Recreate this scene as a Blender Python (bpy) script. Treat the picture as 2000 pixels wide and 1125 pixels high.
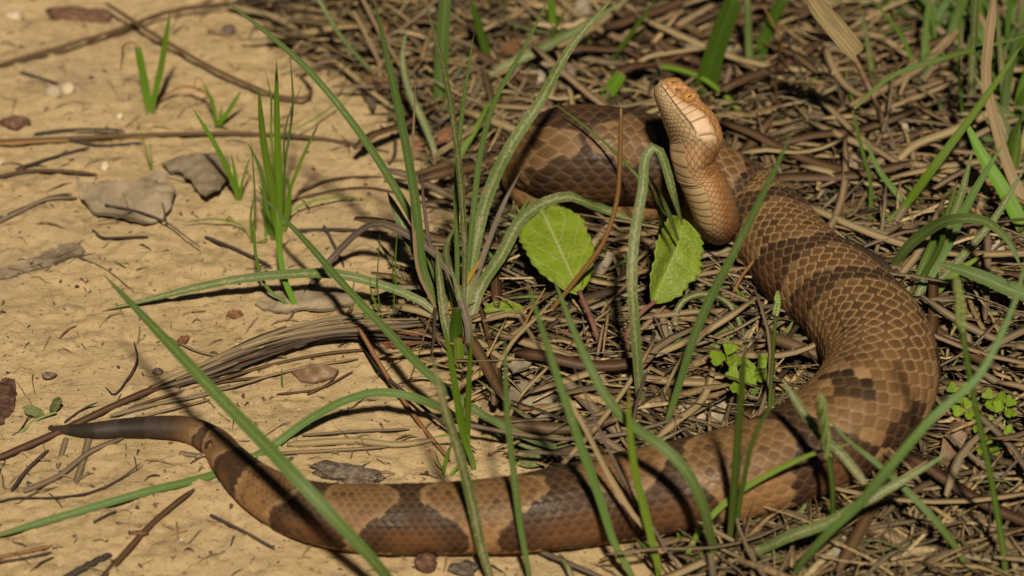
import bpy, bmesh, math, random
import numpy as np
from mathutils import Vector, Matrix, Quaternion, noise as mnoise

for o in list(bpy.data.objects):
    bpy.data.objects.remove(o)
SC = bpy.context.scene
COL = SC.collection
RAD = math.radians
random.seed(7)
RNG = np.random.default_rng(11)

# ------------------------------------------------------------------ camera, sky, sun, exposure
PITCH, DIST, LENS = RAD(40), 0.944, 100.0
CAMP = Vector((0, -DIST * math.cos(PITCH), DIST * math.sin(PITCH)))
FWD = Vector((0, math.cos(PITCH), -math.sin(PITCH)))
UPV = Vector((0, math.sin(PITCH), math.cos(PITCH)))
RGT = Vector((1, 0, 0))
FPX = 2000 * LENS / 36.0
cam = bpy.data.cameras.new('camera')
cam.lens, cam.sensor_width, cam.clip_start, cam.clip_end = LENS, 36.0, 0.02, 60
cam.dof.use_dof, cam.dof.focus_distance, cam.dof.aperture_fstop = True, 0.905, 9.0
camo = bpy.data.objects.new('camera', cam)
COL.objects.link(camo)
camo.location = CAMP
camo.rotation_euler = (math.pi / 2 - PITCH, 0, 0)
SC.camera = camo

SUND = Vector((0.07, -0.535, 0.845)).normalized()
W = bpy.data.worlds.new('World')
SC.world = W
W.use_nodes = True
sk = W.node_tree.nodes.new('ShaderNodeTexSky')
sk.sky_type = 'NISHITA'
sk.sun_disc = False
sk.sun_elevation = math.asin(SUND.z)
sk.sun_rotation = math.atan2(SUND.x, SUND.y)
W.node_tree.links.new(sk.outputs[0], W.node_tree.nodes['Background'].inputs[0])
W.node_tree.nodes['Background'].inputs[1].default_value = 0.007
sl = bpy.data.lights.new('sun', 'SUN')
sl.energy, sl.angle, sl.color = 4.0, RAD(3.6), (1.0, 0.90, 0.74)
so = bpy.data.objects.new('sun', sl)
COL.objects.link(so)
so.location = SUND * 3
so.rotation_euler = SUND.to_track_quat('Z', 'Y').to_euler()
SC.view_settings.view_transform = 'Standard'
SC.view_settings.look = 'None'
SC.view_settings.gamma = 1
SC.view_settings.use_curve_mapping = False
SC.view_settings.exposure = 0.22

# ------------------------------------------------------------------ helpers: noise, ground height, picture measurements to metres
def vnoise(x, y, seed=0):
    x = np.asarray(x, float); y = np.asarray(y, float)
    xi = np.floor(x).astype(np.int64); yi = np.floor(y).astype(np.int64)
    fx = x - xi; fy = y - yi
    fx = fx * fx * (3 - 2 * fx); fy = fy * fy * (3 - 2 * fy)
    def h(a, b):
        n = (a * 374761393 + b * 668265263 + seed * 974711) & 0xFFFFFFFF
        n = ((n ^ (n >> 13)) * 1274126177) & 0xFFFFFFFF
        return ((n ^ (n >> 16)) & 0xFFFF) / 65535.0
    a = h(xi, yi); b = h(xi + 1, yi); c = h(xi, yi + 1); d = h(xi + 1, yi + 1)
    return (a + (b - a) * fx) * (1 - fy) + (c + (d - c) * fx) * fy

def fbm(x, y, seed=0, n=4):
    s = 0; a = 0.5
    for i in range(n):
        s = s + a * vnoise(np.asarray(x) * 2 ** i, np.asarray(y) * 2 ** i, seed + i * 17); a *= .5
    return s / (1 - .5 ** n)

def sstep(a, b, x):
    t = np.clip((np.asarray(x, float) - a) / (b - a), 0, 1)
    return t * t * (3 - 2 * t)

def ray(px, py):
    return FWD + RGT * ((px - 1000) / FPX) + UPV * ((562.5 - py) / FPX)

def flat(px, py, z=0.0):
    r = ray(px, py)
    return CAMP + r * ((z - CAMP.z) / r.z)

# edge between bare sand (left) and litter (right): picture y -> x
EDGE = [(-300, 250), (0, 470), (90, 500), (200, 720), (330, 840), (450, 870), (560, 760), (640, 760), (760, 930), (880, 1000), (1000, 1180), (1125, 1230), (1500, 1500)]
_ew = [flat(x, y) for y, x in EDGE]
_ey = np.array([p.y for p in _ew][::-1]); _ex = np.array([p.x for p in _ew][::-1])

def litter_amount(x, y):
    """0 on the bare sand, 1 well inside the litter"""
    d = np.asarray(x) - np.interp(y, _ey, _ex)
    d = d + (fbm(np.asarray(x) * 40, np.asarray(y) * 40, 5) - .5) * .05
    return sstep(-.012, .03, d)

def gz(x, y):
    x = np.asarray(x, float); y = np.asarray(y, float)
    z = (fbm(x * 9, y * 9, 1, 3) - .5) * .006 + (fbm(x * 55, y * 90, 2, 5) - .5) * .0022 - .0010 * sstep(.58, .66, fbm(x * 80 + 9, y * 130, 41, 5)) + .0009 * sstep(.62, .70, fbm(x * 190 + 2, y * 230, 47, 4))
    r = fbm(x * 130 + 3, y * 260, 3, 3)
    z = z - .0006 * sstep(.56, .72, r) + .0004 * (fbm(x * 420, y * 520, 9, 2) - .5)
    far = np.maximum(np.abs(x), np.abs(y))
    return z * (1 - sstep(.5, 1.5, far) * .7)

def on(px, py, dz=0.0):
    """point dz metres above the ground seen at that place of the photograph"""
    p = flat(px, py, 0)
    for _ in range(2):
        p = flat(px, py, float(gz(p.x, p.y)) + dz)
    return p

def mm(px, p):
    """metres for a length of px photograph pixels at the distance of p"""
    return px * (p - CAMP).dot(FWD) / FPX

def crom(P, n):
    P = [np.array(p, float) for p in P]
    if len(P) == 2:
        P = [P[0], (P[0] + P[1]) / 2, P[1]]
    Q = [2 * P[0] - P[1]] + P + [2 * P[-1] - P[-2]]
    d = [0.0]
    for a, b in zip(P[:-1], P[1:]):
        d.append(d[-1] + max(np.linalg.norm((b - a)[:3]), 1e-6))
    d = np.array(d); out = []
    for s in np.linspace(0, d[-1], n):
        i = int(min(np.searchsorted(d, s, 'right') - 1, len(P) - 2))
        t = (s - d[i]) / (d[i + 1] - d[i])
        h1, h2 = d[i + 1] - d[i], 0
        p0, p1, p2, p3 = Q[i], Q[i + 1], Q[i + 2], Q[i + 3]
        l0 = max(np.linalg.norm((p1 - p0)[:3]), 1e-6); l2 = max(np.linalg.norm((p3 - p2)[:3]), 1e-6)
        m1 = ((p1 - p0) / l0 * h1 / (l0 + h1) + (p2 - p1) / h1 * l0 / (l0 + h1)) * h1
        m2 = ((p2 - p1) / h1 * l2 / (h1 + l2) + (p3 - p2) / l2 * h1 / (h1 + l2)) * h1
        out.append((2 * t ** 3 - 3 * t * t + 1) * p1 + (t ** 3 - 2 * t * t + t) * m1 + (-2 * t ** 3 + 3 * t * t) * p2 + (t ** 3 - t * t) * m2)
    return np.array(out)

def tag(o, label=None, cat=None, group=None, kind=None):
    if label: o['label'] = label
    if cat: o['category'] = cat
    if group: o['group'] = group
    if kind: o['kind'] = kind
    return o

def mesh_obj(name, verts, faces, mat, parent=None, uv=None, col=None, smooth=True):
    me = bpy.data.meshes.new(name)
    me.from_pydata([tuple(v) for v in verts], [], [tuple(int(i) for i in f) for f in faces])
    if uv is not None:
        l = me.uv_layers.new(name='UVMap')
        idx = np.zeros(len(me.loops), np.int32); me.loops.foreach_get('vertex_index', idx)
        l.data.foreach_set('uv', np.asarray(uv, np.float32)[idx].ravel())
    if col is not None:
        a = me.color_attributes.new('Col', 'FLOAT_COLOR', 'POINT')
        a.data.foreach_set('color', np.asarray(col, np.float32).ravel())
    if smooth:
        me.polygons.foreach_set('use_smooth', np.ones(len(me.polygons), bool))
    me.materials.append(mat)
    me.update()
    o = bpy.data.objects.new(name, me)
    COL.objects.link(o)
    if parent is not None:
        o.parent = parent
        o.matrix_parent_inverse = Matrix.Translation(parent.location).inverted()
    return o

def thing(name, loc, label, cat, group=None):
    o = bpy.data.objects.new(name, None)
    o.empty_display_size = .005
    COL.objects.link(o)
    o.location = loc
    return tag(o, label, cat, group)

# ------------------------------------------------------------------ materials
class NT:
    def __init__(s, name):
        s.m = bpy.data.materials.new(name); s.m.use_nodes = True
        s.t = s.m.node_tree; s.b = s.t.nodes['Principled BSDF']
    def n(s, typ, **kw):
        nd = s.t.nodes.new('ShaderNode' + typ)
        for k, v in kw.items():
            if k in nd.bl_rna.properties: setattr(nd, k, v)
            else: nd.inputs[k].default_value = v
        return nd
    def l(s, a, b): s.t.links.new(a, b)
    def ramp(s, src, pts):
        r = s.n('ValToRGB'); e = r.color_ramp.elements
        while len(e) < len(pts): e.new(.5)
        for i, (p, c) in enumerate(pts):
            e[i].position = p; e[i].color = (*c, 1) if len(c) == 3 else c
        s.l(src, r.inputs[0]); return r.outputs[0]
    def noise(s, scale, detail=4, vec=None, rough=.55):
        t = s.n('TexNoise'); t.inputs['Scale'].default_value = scale; t.inputs['Detail'].default_value = detail; t.inputs['Roughness'].default_value = rough
        if vec is not None: s.l(vec, t.inputs['Vector'])
        return t.outputs['Fac']
    def mix(s, f, a, b, mode='MIX'):
        m = s.n('Mix', data_type='RGBA', blend_type=mode)
        for v, i in ((f, 0), (a, 6), (b, 7)):
            if hasattr(v, 'links') or hasattr(v, 'is_output'): s.l(v, m.inputs[i])
            else: m.inputs[i].default_value = v if i == 0 else ((*v, 1) if len(v) == 3 else v)
        return m.outputs[2]
    def math(s, op, a, b=None):
        m = s.n('Math', operation=op)
        for i, v in enumerate((a, b)):
            if v is None: continue
            if hasattr(v, 'is_output'): s.l(v, m.inputs[i])
            else: m.inputs[i].default_value = v
        return m.outputs[0]
    def bump(s, h, strength=.5, dist=.0005):
        b = s.n('Bump'); b.inputs['Strength'].default_value = strength; b.inputs['Distance'].default_value = dist
        s.l(h, b.inputs['Height']); s.l(b.outputs[0], s.b.inputs['Normal'])

def mat_ground():
    k = NT('sand_and_soil')
    pos = k.n('NewGeometry').outputs['Position']
    at = k.n('Attribute', attribute_name='Col')
    st = k.n('Mapping'); st.inputs['Scale'].default_value = (1, 1.4, 1); k.l(pos, st.inputs[0]); sp = st.outputs[0]
    a = k.noise(28, 6, sp); b = k.noise(170, 5, sp); c = k.noise(900, 3, pos); d = k.noise(75, 6, sp, .7)
    sand = k.ramp(a, [(.3, (.27, .185, .09)), (.5, (.39, .275, .137)), (.7, (.47, .345, .19))])
    sand = k.mix(k.ramp(b, [(.42, (0, 0, 0)), (.62, (1, 1, 1))]), sand, (.43, .31, .16))
    sand = k.mix(k.ramp(d, [(.54, (0, 0, 0)), (.72, (.75, .75, .75))]), sand, (.24, .165, .085))
    sand = k.mix(k.ramp(c, [(.60, (0, 0, 0)), (.70, (.6, .6, .6))]), sand, (.17, .115, .06))
    sand = k.mix(k.ramp(c, [(.28, (.35, .35, .35)), (.36, (0, 0, 0))]), sand, (.60, .46, .27))
    m2 = k.n('Mapping'); m2.inputs['Scale'].default_value = (1, 2.0, 1); m2.inputs['Rotation'].default_value = (0, 0, .12); k.l(pos, m2.inputs[0])
    e = k.noise(260, 4, m2.outputs[0], .6); g = k.noise(14, 5, pos, .6)
    sand = k.mix(k.ramp(e, [(.63, (0, 0, 0)), (.70, (.75, .75, .75))]), sand, (.14, .10, .065))
    sand = k.mix(k.ramp(g, [(.55, (0, 0, 0)), (.75, (.5, .5, .5))]), sand, (.25, .19, .12))
    soil = k.ramp(k.noise(120, 6, pos), [(.3, (.012, .008, .004)), (.58, (.05, .033, .017)), (.78, (.2, .14, .075))])
    k.l(k.mix(at.outputs['Fac'], sand, soil), k.b.inputs['Base Color'])
    k.b.inputs['Roughness'].default_value = .9
    k.b.inputs['Specular IOR Level'].default_value = .15
    h = k.math('SUBTRACT', k.math('ADD', k.math('MULTIPLY', b, 1.0), k.math('MULTIPLY', c, .5)), k.math('MULTIPLY', e, .5))
    k.bump(h, .9, .0010)
    return k.m

def mat_snake():
    k = NT('copper_brown_scales')
    at = k.n('Attribute', attribute_name='Col')
    pos = k.n('NewGeometry').outputs['Position']
    c = k.mix(k.math('MULTIPLY', k.noise(500, 3, pos), .35), at.outputs['Color'], (.05, .03, .015))
    ru = k.ramp(k.noise(90, 4, pos), [(.35, (.38, .38, .38)), (.65, (.68, .68, .68))]); k.l(ru, k.b.inputs['Roughness'])
    k.l(c, k.b.inputs['Base Color'])
    k.b.inputs['Roughness'].default_value = .5
    k.b.inputs['Specular IOR Level'].default_value = .22
    k.bump(k.noise(2500, 2, pos), .15, .0001)
    return k.m

def mat_blade(name, base, main, tip, dust=0.3, rib=(.33, .40, .2), rib_amt=.5, rough=.5, trans=.25, streak=.5):
    """a leaf blade: u runs across, v from root to tip"""
    k = NT(name)
    uv = k.n('UVMap'); sep = k.n('SeparateXYZ'); k.l(uv.outputs[0], sep.inputs[0])
    u, v = sep.outputs[0], sep.outputs[1]
    pos = k.n('NewGeometry').outputs['Position']
    rnd = k.n('ObjectInfo').outputs['Random']
    c = k.ramp(v, [(0, base), (.22, main), (.8, main), (.95, tip), (1, (.28, .19, .08))])
    hsv = k.n('HueSaturation'); k.l(c, hsv.inputs['Color'])
    k.l(k.math('ADD', .475, k.math('MULTIPLY', rnd, .03)), hsv.inputs['Hue'])
    k.l(k.math('ADD', .75, k.math('MULTIPLY', rnd, .5)), hsv.inputs['Value'])
    c = hsv.outputs[0]
    # long fibres
    mp = k.n('Mapping'); mp.inputs['Scale'].default_value = (14, 1.6, 1); k.l(uv.outputs[0], mp.inputs[0])
    fib = k.noise(1.0, 3, mp.outputs[0])
    c = k.mix(k.math('MULTIPLY', k.ramp(fib, [(.4, (0, 0, 0)), (.6, (1, 1, 1))]), streak * .9), c, [x * .45 for x in main])
    mid = k.math('ABSOLUTE', k.math('SUBTRACT', u, .5))
    ribm = k.ramp(mid, [(.03, (1, 1, 1)), (.09, (0, 0, 0))])
    c = k.mix(k.math('MULTIPLY', ribm, rib_amt), c, rib)
    # dried splashes of sand
    md = k.n('Mapping'); md.inputs['Scale'].default_value = (5, 42, 1); k.l(uv.outputs[0], md.inputs[0])
    dn = k.noise(1.0, 5, md.outputs[0], .8); dl = k.noise(55, 3, pos); df = k.noise(1500, 3, pos, .8)
    near = k.ramp(mid, [(.02, (.06, .06, .06)), (.3, (0, 0, 0)), (.44, (0, 0, 0)), (.5, (.04, .04, .04))])
    dsum = k.math('ADD', k.math('ADD', k.math('MULTIPLY', dn, .40), k.math('MULTIPLY', dl, .22)), k.math('ADD', k.math('MULTIPLY', df, .38), near))
    dm = k.ramp(dsum, [(.60 - .11 * dust, (0, 0, 0)), (.68 - .11 * dust, (1, 1, 1))])
    c = k.mix(k.math('MULTIPLY', dm, min(.85, dust * 1.3)), c, (.40, .34, .19))
    k.l(c, k.b.inputs['Base Color'])
    k.b.inputs['Roughness'].default_value = rough
    k.b.inputs['Specular IOR Level'].default_value = .3
    k.bump(fib, .5, .0003)
    if trans > 0:
        tr = k.n('BsdfTranslucent'); k.l(c, tr.inputs[0])
        mx = k.n('MixShader'); mx.inputs[0].default_value = trans
        k.l(k.b.outputs[0], mx.inputs[1]); k.l(tr.outputs[0], mx.inputs[2])
        k.l(mx.outputs[0], k.t.nodes['Material Output'].inputs[0])
    return k.m

def mat_rough(name, lo, mid, hi, scale=300, rough=.85, stretch=None, bump=.6, dist=.0006, uvmap=False):
    k = NT(name)
    pos = k.n('TexCoord').outputs['UV' if uvmap else 'Object']
    if stretch:
        m = k.n('Mapping'); m.inputs['Scale'].default_value = stretch; k.l(pos, m.inputs[0]); pos = m.outputs[0]
    nz = k.noise(scale, 6, pos, .65)
    c = k.ramp(nz, [(.3, lo), (.5, mid), (.7, hi)])
    rnd = k.n('ObjectInfo').outputs['Random']
    hsv = k.n('HueSaturation'); k.l(c, hsv.inputs['Color'])
    k.l(k.math('ADD', .7, k.math('MULTIPLY', rnd, .6)), hsv.inputs['Value'])
    k.l(hsv.outputs[0], k.b.inputs['Base Color'])
    k.b.inputs['Roughness'].default_value = rough
    k.b.inputs['Specular IOR Level'].default_value = .2
    k.bump(nz, bump, dist)
    return k.m

def mat_vcol(name, rough=.8):
    k = NT(name)
    at = k.n('Attribute', attribute_name='Col')
    pos = k.n('NewGeometry').outputs['Position']
    nz = k.noise(700, 4, pos, .7)
    k.l(k.mix(k.ramp(nz, [(.45, (0, 0, 0)), (.7, (.7, .7, .7))]), at.outputs['Color'], (.05, .035, .02)), k.b.inputs['Base Color'])
    k.b.inputs['Roughness'].default_value = rough
    k.b.inputs['Specular IOR Level'].default_value = .25
    k.bump(nz, .4, .0003)
    return k.m

def mat_leaf(name, lo, hi, vein, hair=.25):
    """broad leaf: u across -.5..+.5 shifted to 0..1, v along"""
    k = NT(name)
    uv = k.n('UVMap'); sep = k.n('SeparateXYZ'); k.l(uv.outputs[0], sep.inputs[0])
    u, v = sep.outputs[0], sep.outputs[1]
    pos = k.n('NewGeometry').outputs['Position']
    au = k.math('ABSOLUTE', k.math('SUBTRACT', u, .5))
    wob = k.math('MULTIPLY', k.noise(120, 3, pos), .16)
    side = k.math('FRACT', k.math('MULTIPLY', k.math('ADD', k.math('SUBTRACT', v, k.math('MULTIPLY', au, .9)), wob), 4.2))
    sd = k.math('ABSOLUTE', k.math('SUBTRACT', side, .5))
    vm = k.math('MAXIMUM', k.ramp(au, [(.008, (1, 1, 1)), (.03, (0, 0, 0))]), k.ramp(sd, [(.015, (.6, .6, .6)), (.06, (0, 0, 0))]))
    vo = k.n('TexVoronoi', feature='DISTANCE_TO_EDGE'); vo.inputs['Scale'].default_value = 420; k.l(pos, vo.inputs['Vector'])
    net = k.ramp(vo.outputs['Distance'], [(.0, (1, 1, 1)), (.12, (0, 0, 0))])
    c = k.ramp(k.noise(160, 4, pos), [(.35, lo), (.65, hi)])
    c = k.mix(k.math('MULTIPLY', net, .18), c, vein)
    c = k.mix(vm, c, vein)
    hr = k.ramp(k.noise(1500, 2, pos, .8), [(.56, (0, 0, 0)), (.68, (1, 1, 1))])
    c = k.mix(k.math('MULTIPLY', hr, hair), c, (.6, .62, .4))
    k.l(c, k.b.inputs['Base Color'])
    k.b.inputs['Roughness'].default_value = .55
    k.b.inputs['Specular IOR Level'].default_value = .3
    k.bump(k.math('SUBTRACT', vo.outputs['Distance'], k.math('MULTIPLY', vm, .4)), .6, .0006)
    tr = k.n('BsdfTranslucent'); k.l(c, tr.inputs[0])
    mx = k.n('MixShader'); mx.inputs[0].default_value = .2
    k.l(k.b.outputs[0], mx.inputs[1]); k.l(tr.outputs[0], mx.inputs[2])
    k.l(mx.outputs[0], k.t.nodes['Material Output'].inputs[0])
    return k.m

M = {}
M['ground'] = mat_ground()
M['snake'] = mat_snake()
M['f'] = mat_blade('fresh_grass', (.25, .33, .08), (.125, .245, .012), (.15, .27, .02), .02, (.2, .34, .05), .3)
M['g'] = mat_blade('green_grass', (.18, .23, .05), (.10, .185, .02), (.13, .2, .03), .25, (.22, .31, .09), .4)
M['d'] = mat_blade('dusty_grass', (.26, .25, .11), (.125, .18, .042), (.13, .2, .05), .7, (.34, .36, .18), .45)
M['b'] = mat_blade('soft_green_grass', (.16, .21, .05), (.115, .20, .042), (.13, .215, .05), .34, (.23, .32, .11), .35)
M['k'] = mat_blade('dark_green_grass', (.08, .12, .02), (.06, .13, .008), (.07, .14, .015), .06, (.1, .19, .03), .3)
M['y'] = mat_blade('yellow_grass', (.40, .30, .08), (.46, .31, .05), (.5, .3, .06), .1, (.5, .42, .14), .3)
M['l'] = mat_blade('lime_grass', (.28, .33, .05), (.16, .27, .02), (.3, .28, .04), .05, (.26, .36, .07), .4)
M['s'] = mat_blade('dead_straw', (.31, .22, .10), (.37, .27, .13), (.33, .22, .10), .15, (.46, .35, .19), .3, .7, .1, .9)
M['p'] = mat_blade('withered_grass', (.27, .25, .13), (.16, .12, .08), (.075, .048, .036), .3, (.30, .25, .17), .4, .7, .1, .9)
M['n'] = mat_blade('brown_needle', (.10, .058, .025), (.105, .06, .026), (.085, .048, .022), .06, (.16, .10, .05), .4, .5, .0, .6)
M['o'] = mat_blade('orange_stalk', (.33, .17, .06), (.30, .15, .045), (.30, .15, .06), .12, (.4, .26, .12), .3, .6, .05, .7)
M['w'] = mat_blade('weathered_stalk', (.29, .22, .125), (.255, .19, .105), (.19, .14, .08), .1, (.38, .30, .18), .3, .85, .05, 1.0)
M['q'] = mat_blade('dark_twig_skin', (.06, .045, .035), (.065, .047, .035), (.05, .037, .03), .1, (.13, .1, .075), .3, .8, 0, .8)
M['litter'] = mat_vcol('dead_grass_litter')
M['debris'] = mat_vcol('sand_debris', .9)
M['leaf'] = mat_leaf('soft_green_leaf', (.165, .235, .008), (.215, .28, .014), (.34, .38, .13), .05)
M['hairyleaf'] = mat_leaf('hairy_green_leaf', (.15, .22, .008), (.20, .265, .012), (.26, .33, .07), .45)
M['dullleaf'] = mat_leaf('dull_green_leaf', (.10, .12, .03), (.17, .18, .05), (.26, .25, .1), .3)
M['clover'] = mat_leaf('clover_green', (.15, .245, .008), (.205, .30, .014), (.22, .32, .05), .03)
M['orangeleaf'] = mat_leaf('orange_clover', (.40, .20, .06), (.5, .26, .09), (.5, .3, .12), .05)
M['petiole'] = mat_rough('purple_petiole', (.11, .045, .035), (.17, .075, .055), (.22, .13, .08), 400)
M['deadleaf'] = mat_rough('grey_dead_leaf', (.14, .10, .06), (.225, .17, .105), (.31, .24, .155), 130)
M['brownleaf'] = mat_rough('brown_dead_leaf', (.10, .05, .025), (.20, .12, .065), (.40, .29, .19), 190)
M['paleleaf'] = mat_rough('pale_dead_leaf', (.17, .135, .09), (.30, .245, .165), (.40, .33, .23), 170)
M['vein'] = mat_rough('dead_leaf_vein', (.05, .035, .025), (.09, .065, .045), (.13, .1, .07), 200)
M['bark'] = mat_rough('reddish_bark', (.045, .022, .014), (.13, .065, .038), (.25, .15, .09), 500, .9, None, 1, .0012)
M['rust'] = mat_rough('rusty_earth', (.10, .042, .02), (.23, .10, .045), (.34, .19, .10), 700, .95, None, 1, .0012)
M['greybark'] = mat_rough('grey_bark', (.06, .04, .03), (.15, .11, .08), (.3, .24, .17), 600, .95, None, 1, .0012)
M['pebble'] = mat_rough('cream_pebble', (.42, .32, .19), (.56, .44, .28), (.66, .55, .38), 260, .8)
M['spike'] = mat_rough('green_spikelets', (.16, .22, .05), (.26, .32, .09), (.36, .36, .14), 600)
M['eye'] = mat_rough('amber_eye', (.34, .16, .03), (.48, .24, .05), (.56, .32, .1), 900, .12)
M['pupil'] = mat_rough('black_pupil', (.004, .003, .002), (.006, .004, .003), (.01, .008, .006), 900, .1)

# ------------------------------------------------------------------ ground: one sheet, fine where the camera looks
def axis(a, b, step, far):
    mid = list(np.arange(a, b + 1e-9, step)); lo = []; s = step; x = a
    while x > -far:
        s *= 1.35; x -= s; lo.append(x)
    hi = []; s = step; x = mid[-1]
    while x < far:
        s *= 1.35; x += s; hi.append(x)
    return np.array(lo[::-1] + mid + hi)

gx, gy = axis(-.23, .23, .0011, 12), axis(-.19, .25, .0011, 12)
GX, GY = np.meshgrid(gx, gy)
LA = litter_amount(GX, GY)
GZ = gz(GX, GY) + LA * (fbm(GX * 220, GY * 220, 31, 3) - .5) * .004
V = np.stack([GX, GY, GZ], -1).reshape(-1, 3)
ny, nx = GX.shape
I = np.arange(nx * ny).reshape(ny, nx)
F = np.stack([I[:-1, :-1], I[:-1, 1:], I[1:, 1:], I[1:, :-1]], -1).reshape(-1, 4)
soil = np.clip(LA * (.6 + .9 * fbm(GX * 30, GY * 30, 77, 4)), 0, 1).reshape(-1)
gr = mesh_obj('ground', V, F, M['ground'], col=np.stack([soil, soil, soil, np.ones_like(soil)], -1))
tag(gr, 'tan sandy ground passing into dark soil', kind='structure')
gr.data.materials[0].name = 'sand_and_soil'

# ------------------------------------------------------------------ the snake
# centre line in picture coordinates: px, py, height of the centre (mm, None = lying on the ground), half width px
SN = [(96, 836, None, 4), (125, 839, None, 9), (180, 841, None, 16), (240, 837, None, 20), (310, 835, None, 23), (370, 840, None, 26), (415, 862, None, 30),
      (448, 900, None, 36), (492, 944, None, 45), (550, 980, None, 54), (620, 1003, None, 62), (700, 1013, None, 68), (800, 1015, None, 71), (900, 1012, None, 73),
      (1000, 1006, None, 77), (1100, 992, None, 83), (1200, 974, None, 88), (1300, 956, None, 91), (1400, 935, None, 93), (1500, 908, None, 96), (1585, 872, None, 102),
      (1652, 828, None, 110), (1703, 775, None, 114), (1722, 718, None, 113), (1702, 655, None, 108), (1650, 592, None, 101), (1563, 517, None, 93), (1507, 450, None, 86),
      (1450, 396, None, 80), (1390, 358, 17, 80), (1320, 328, 21, 84), (1240, 309, 24, 91), (1160, 303, 25, 97), (1095, 303, 24, 93), (1052, 318, 18, 76), (1038, 348, 11, 58),
      (1062, 378, 9, 50), (1130, 388, 9, 48), (1220, 388, 9, 47), (1300, 390, 9, 46), (1356, 404, 9.5, 45), (1388, 428, 12, 45), (1398, 432, 20, 45), (1396, 415, 27, 46), (1382, 376, 36, 46),
      (1362, 335, 44, 42), (1354, 304, 50, 38), (1355, 274, 54, 40), (1330, 220, 60, 40), (1291, 158, 68, 30)]
P4 = []
for px, py, z, hw in SN:
    r = mm(hw, flat(px, py, .01))
    if z is None:
        p = on(px, py, r * .80)
        r = mm(hw, p) * 1.0
    else:
        p = flat(px, py, z / 1000); r = mm(hw, p)
    P4.append((p.x, p.y, p.z, r))
fine = crom(P4, 2400)
seg = np.linalg.norm(np.diff(fine[:, :3], axis=0), axis=1)
arc = np.concatenate([[0], np.cumsum(seg)])
SL = arc[-1]
HEADL = .0265
ctr_arc = [arc[np.argmin(np.linalg.norm(fine[:, :3] - np.array(p[:3]), axis=1))] for p in P4]

# dorsal direction along the body
camdir = -FWD
def image_dir(ix, iy, c):
    return (RGT * ix + UPV * iy + camdir * c).normalized()
DK = [(0, (0, 0, 1)), (ctr_arc[28], (0, 0, 1)), (ctr_arc[31], (0, -.50, .86)), (ctr_arc[33], (0, -.6, .8)), (ctr_arc[36], (0, -.1, 1)), (ctr_arc[40], (.1, .1, 1)), (ctr_arc[42], (.7, .6, .3)),
      (ctr_arc[43], image_dir(.85, .1, -.45)), (ctr_arc[45], image_dir(.8, .35, -.6)), (ctr_arc[46], image_dir(.82, .45, -.36)), (SL, image_dir(.85, .5, -.02))]
dk_s = np.array([d[0] for d in DK]); dk_v = np.array([list(d[1]) for d in DK])

def r_at(s): return np.interp(s, arc, fine[:, 3])
# lengthwise scale count: period follows the girth
rr = np.maximum(fine[:, 3], .0035)
per = .25 * rr
per = np.where(SL - arc < .05, np.minimum(per, .0022), per)
per = np.where(SL - arc < HEADL, .0019, per)
U = np.concatenate([[0], np.cumsum(seg / ((per[1:] + per[:-1]) / 2))])
NU = int(U[-1] * 7)
u_s = np.linspace(0, U[-1], NU)
s_s = np.interp(u_s, U, arc)
C = np.stack([np.interp(s_s, arc, fine[:, k]) for k in range(3)], -1)
T = np.gradient(C, axis=0); 
for _ in range(3):
    T[1:-1] = (T[:-2] + T[1:-1] * 2 + T[2:]) / 4
T /= np.linalg.norm(T, axis=1)[:, None]
Dv = np.stack([np.interp(s_s, dk_s, dk_v[:, k]) for k in range(3)], -1)
Dv = Dv - (Dv * T).sum(1)[:, None] * T
Dv /= np.linalg.norm(Dv, axis=1)[:, None]
Lv = np.cross(T, Dv)          # the snake's lateral axis
NROW = 33                     # scale rows round the whole girth
VENT = RAD(128)
NF = NROW * 7
phi = np.linspace(-math.pi, math.pi, NF, endpoint=False)
S, PH = np.meshgrid(s_s, phi, indexing='ij'); UU = np.repeat(u_s[:, None], NF, 1)
R = r_at(S)
th = SL - S                                   # distance behind the snout
# half axes: lateral, up, down
hp_t = np.array([0, .0005, .0015, .003, .006, .010, .015, .019, .0225, .0255, .029, .034])
hp_w = np.array([.0006, .0024, .0040, .0050, .0062, .0080, .0103, .0117, .0115, .0092, .0066, .0067])
hp_u = np.array([.0006, .0026, .0044, .0054, .0061, .0066, .0074, .0082, .0082, .0068, .0060, .0066])
hp_d = np.array([.0006, .0022, .0036, .0044, .0052, .0058, .0064, .0066, .0064, .0062, .0064, .0067])
isH = th < .034
wl = np.where(isH, np.interp(th, hp_t, hp_w), R)
flatk = np.where(S < ctr_arc[28], 1.0, 1.0)
wu = np.where(isH, np.interp(th, hp_t, hp_u), R * .95)
wd = np.where(isH, np.interp(th, hp_t, hp_d), R * .90)
cs, sn_ = np.cos(PH), np.sin(PH)
# slightly boxed sections on the head, round on the body
ex = np.where(isH, .78, .95)
X = np.sign(sn_) * np.abs(sn_) ** ex * wl
Y = np.sign(cs) * np.abs(cs) ** ex * np.where(cs > 0, wu, wd)
aph = np.abs(PH)
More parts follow.
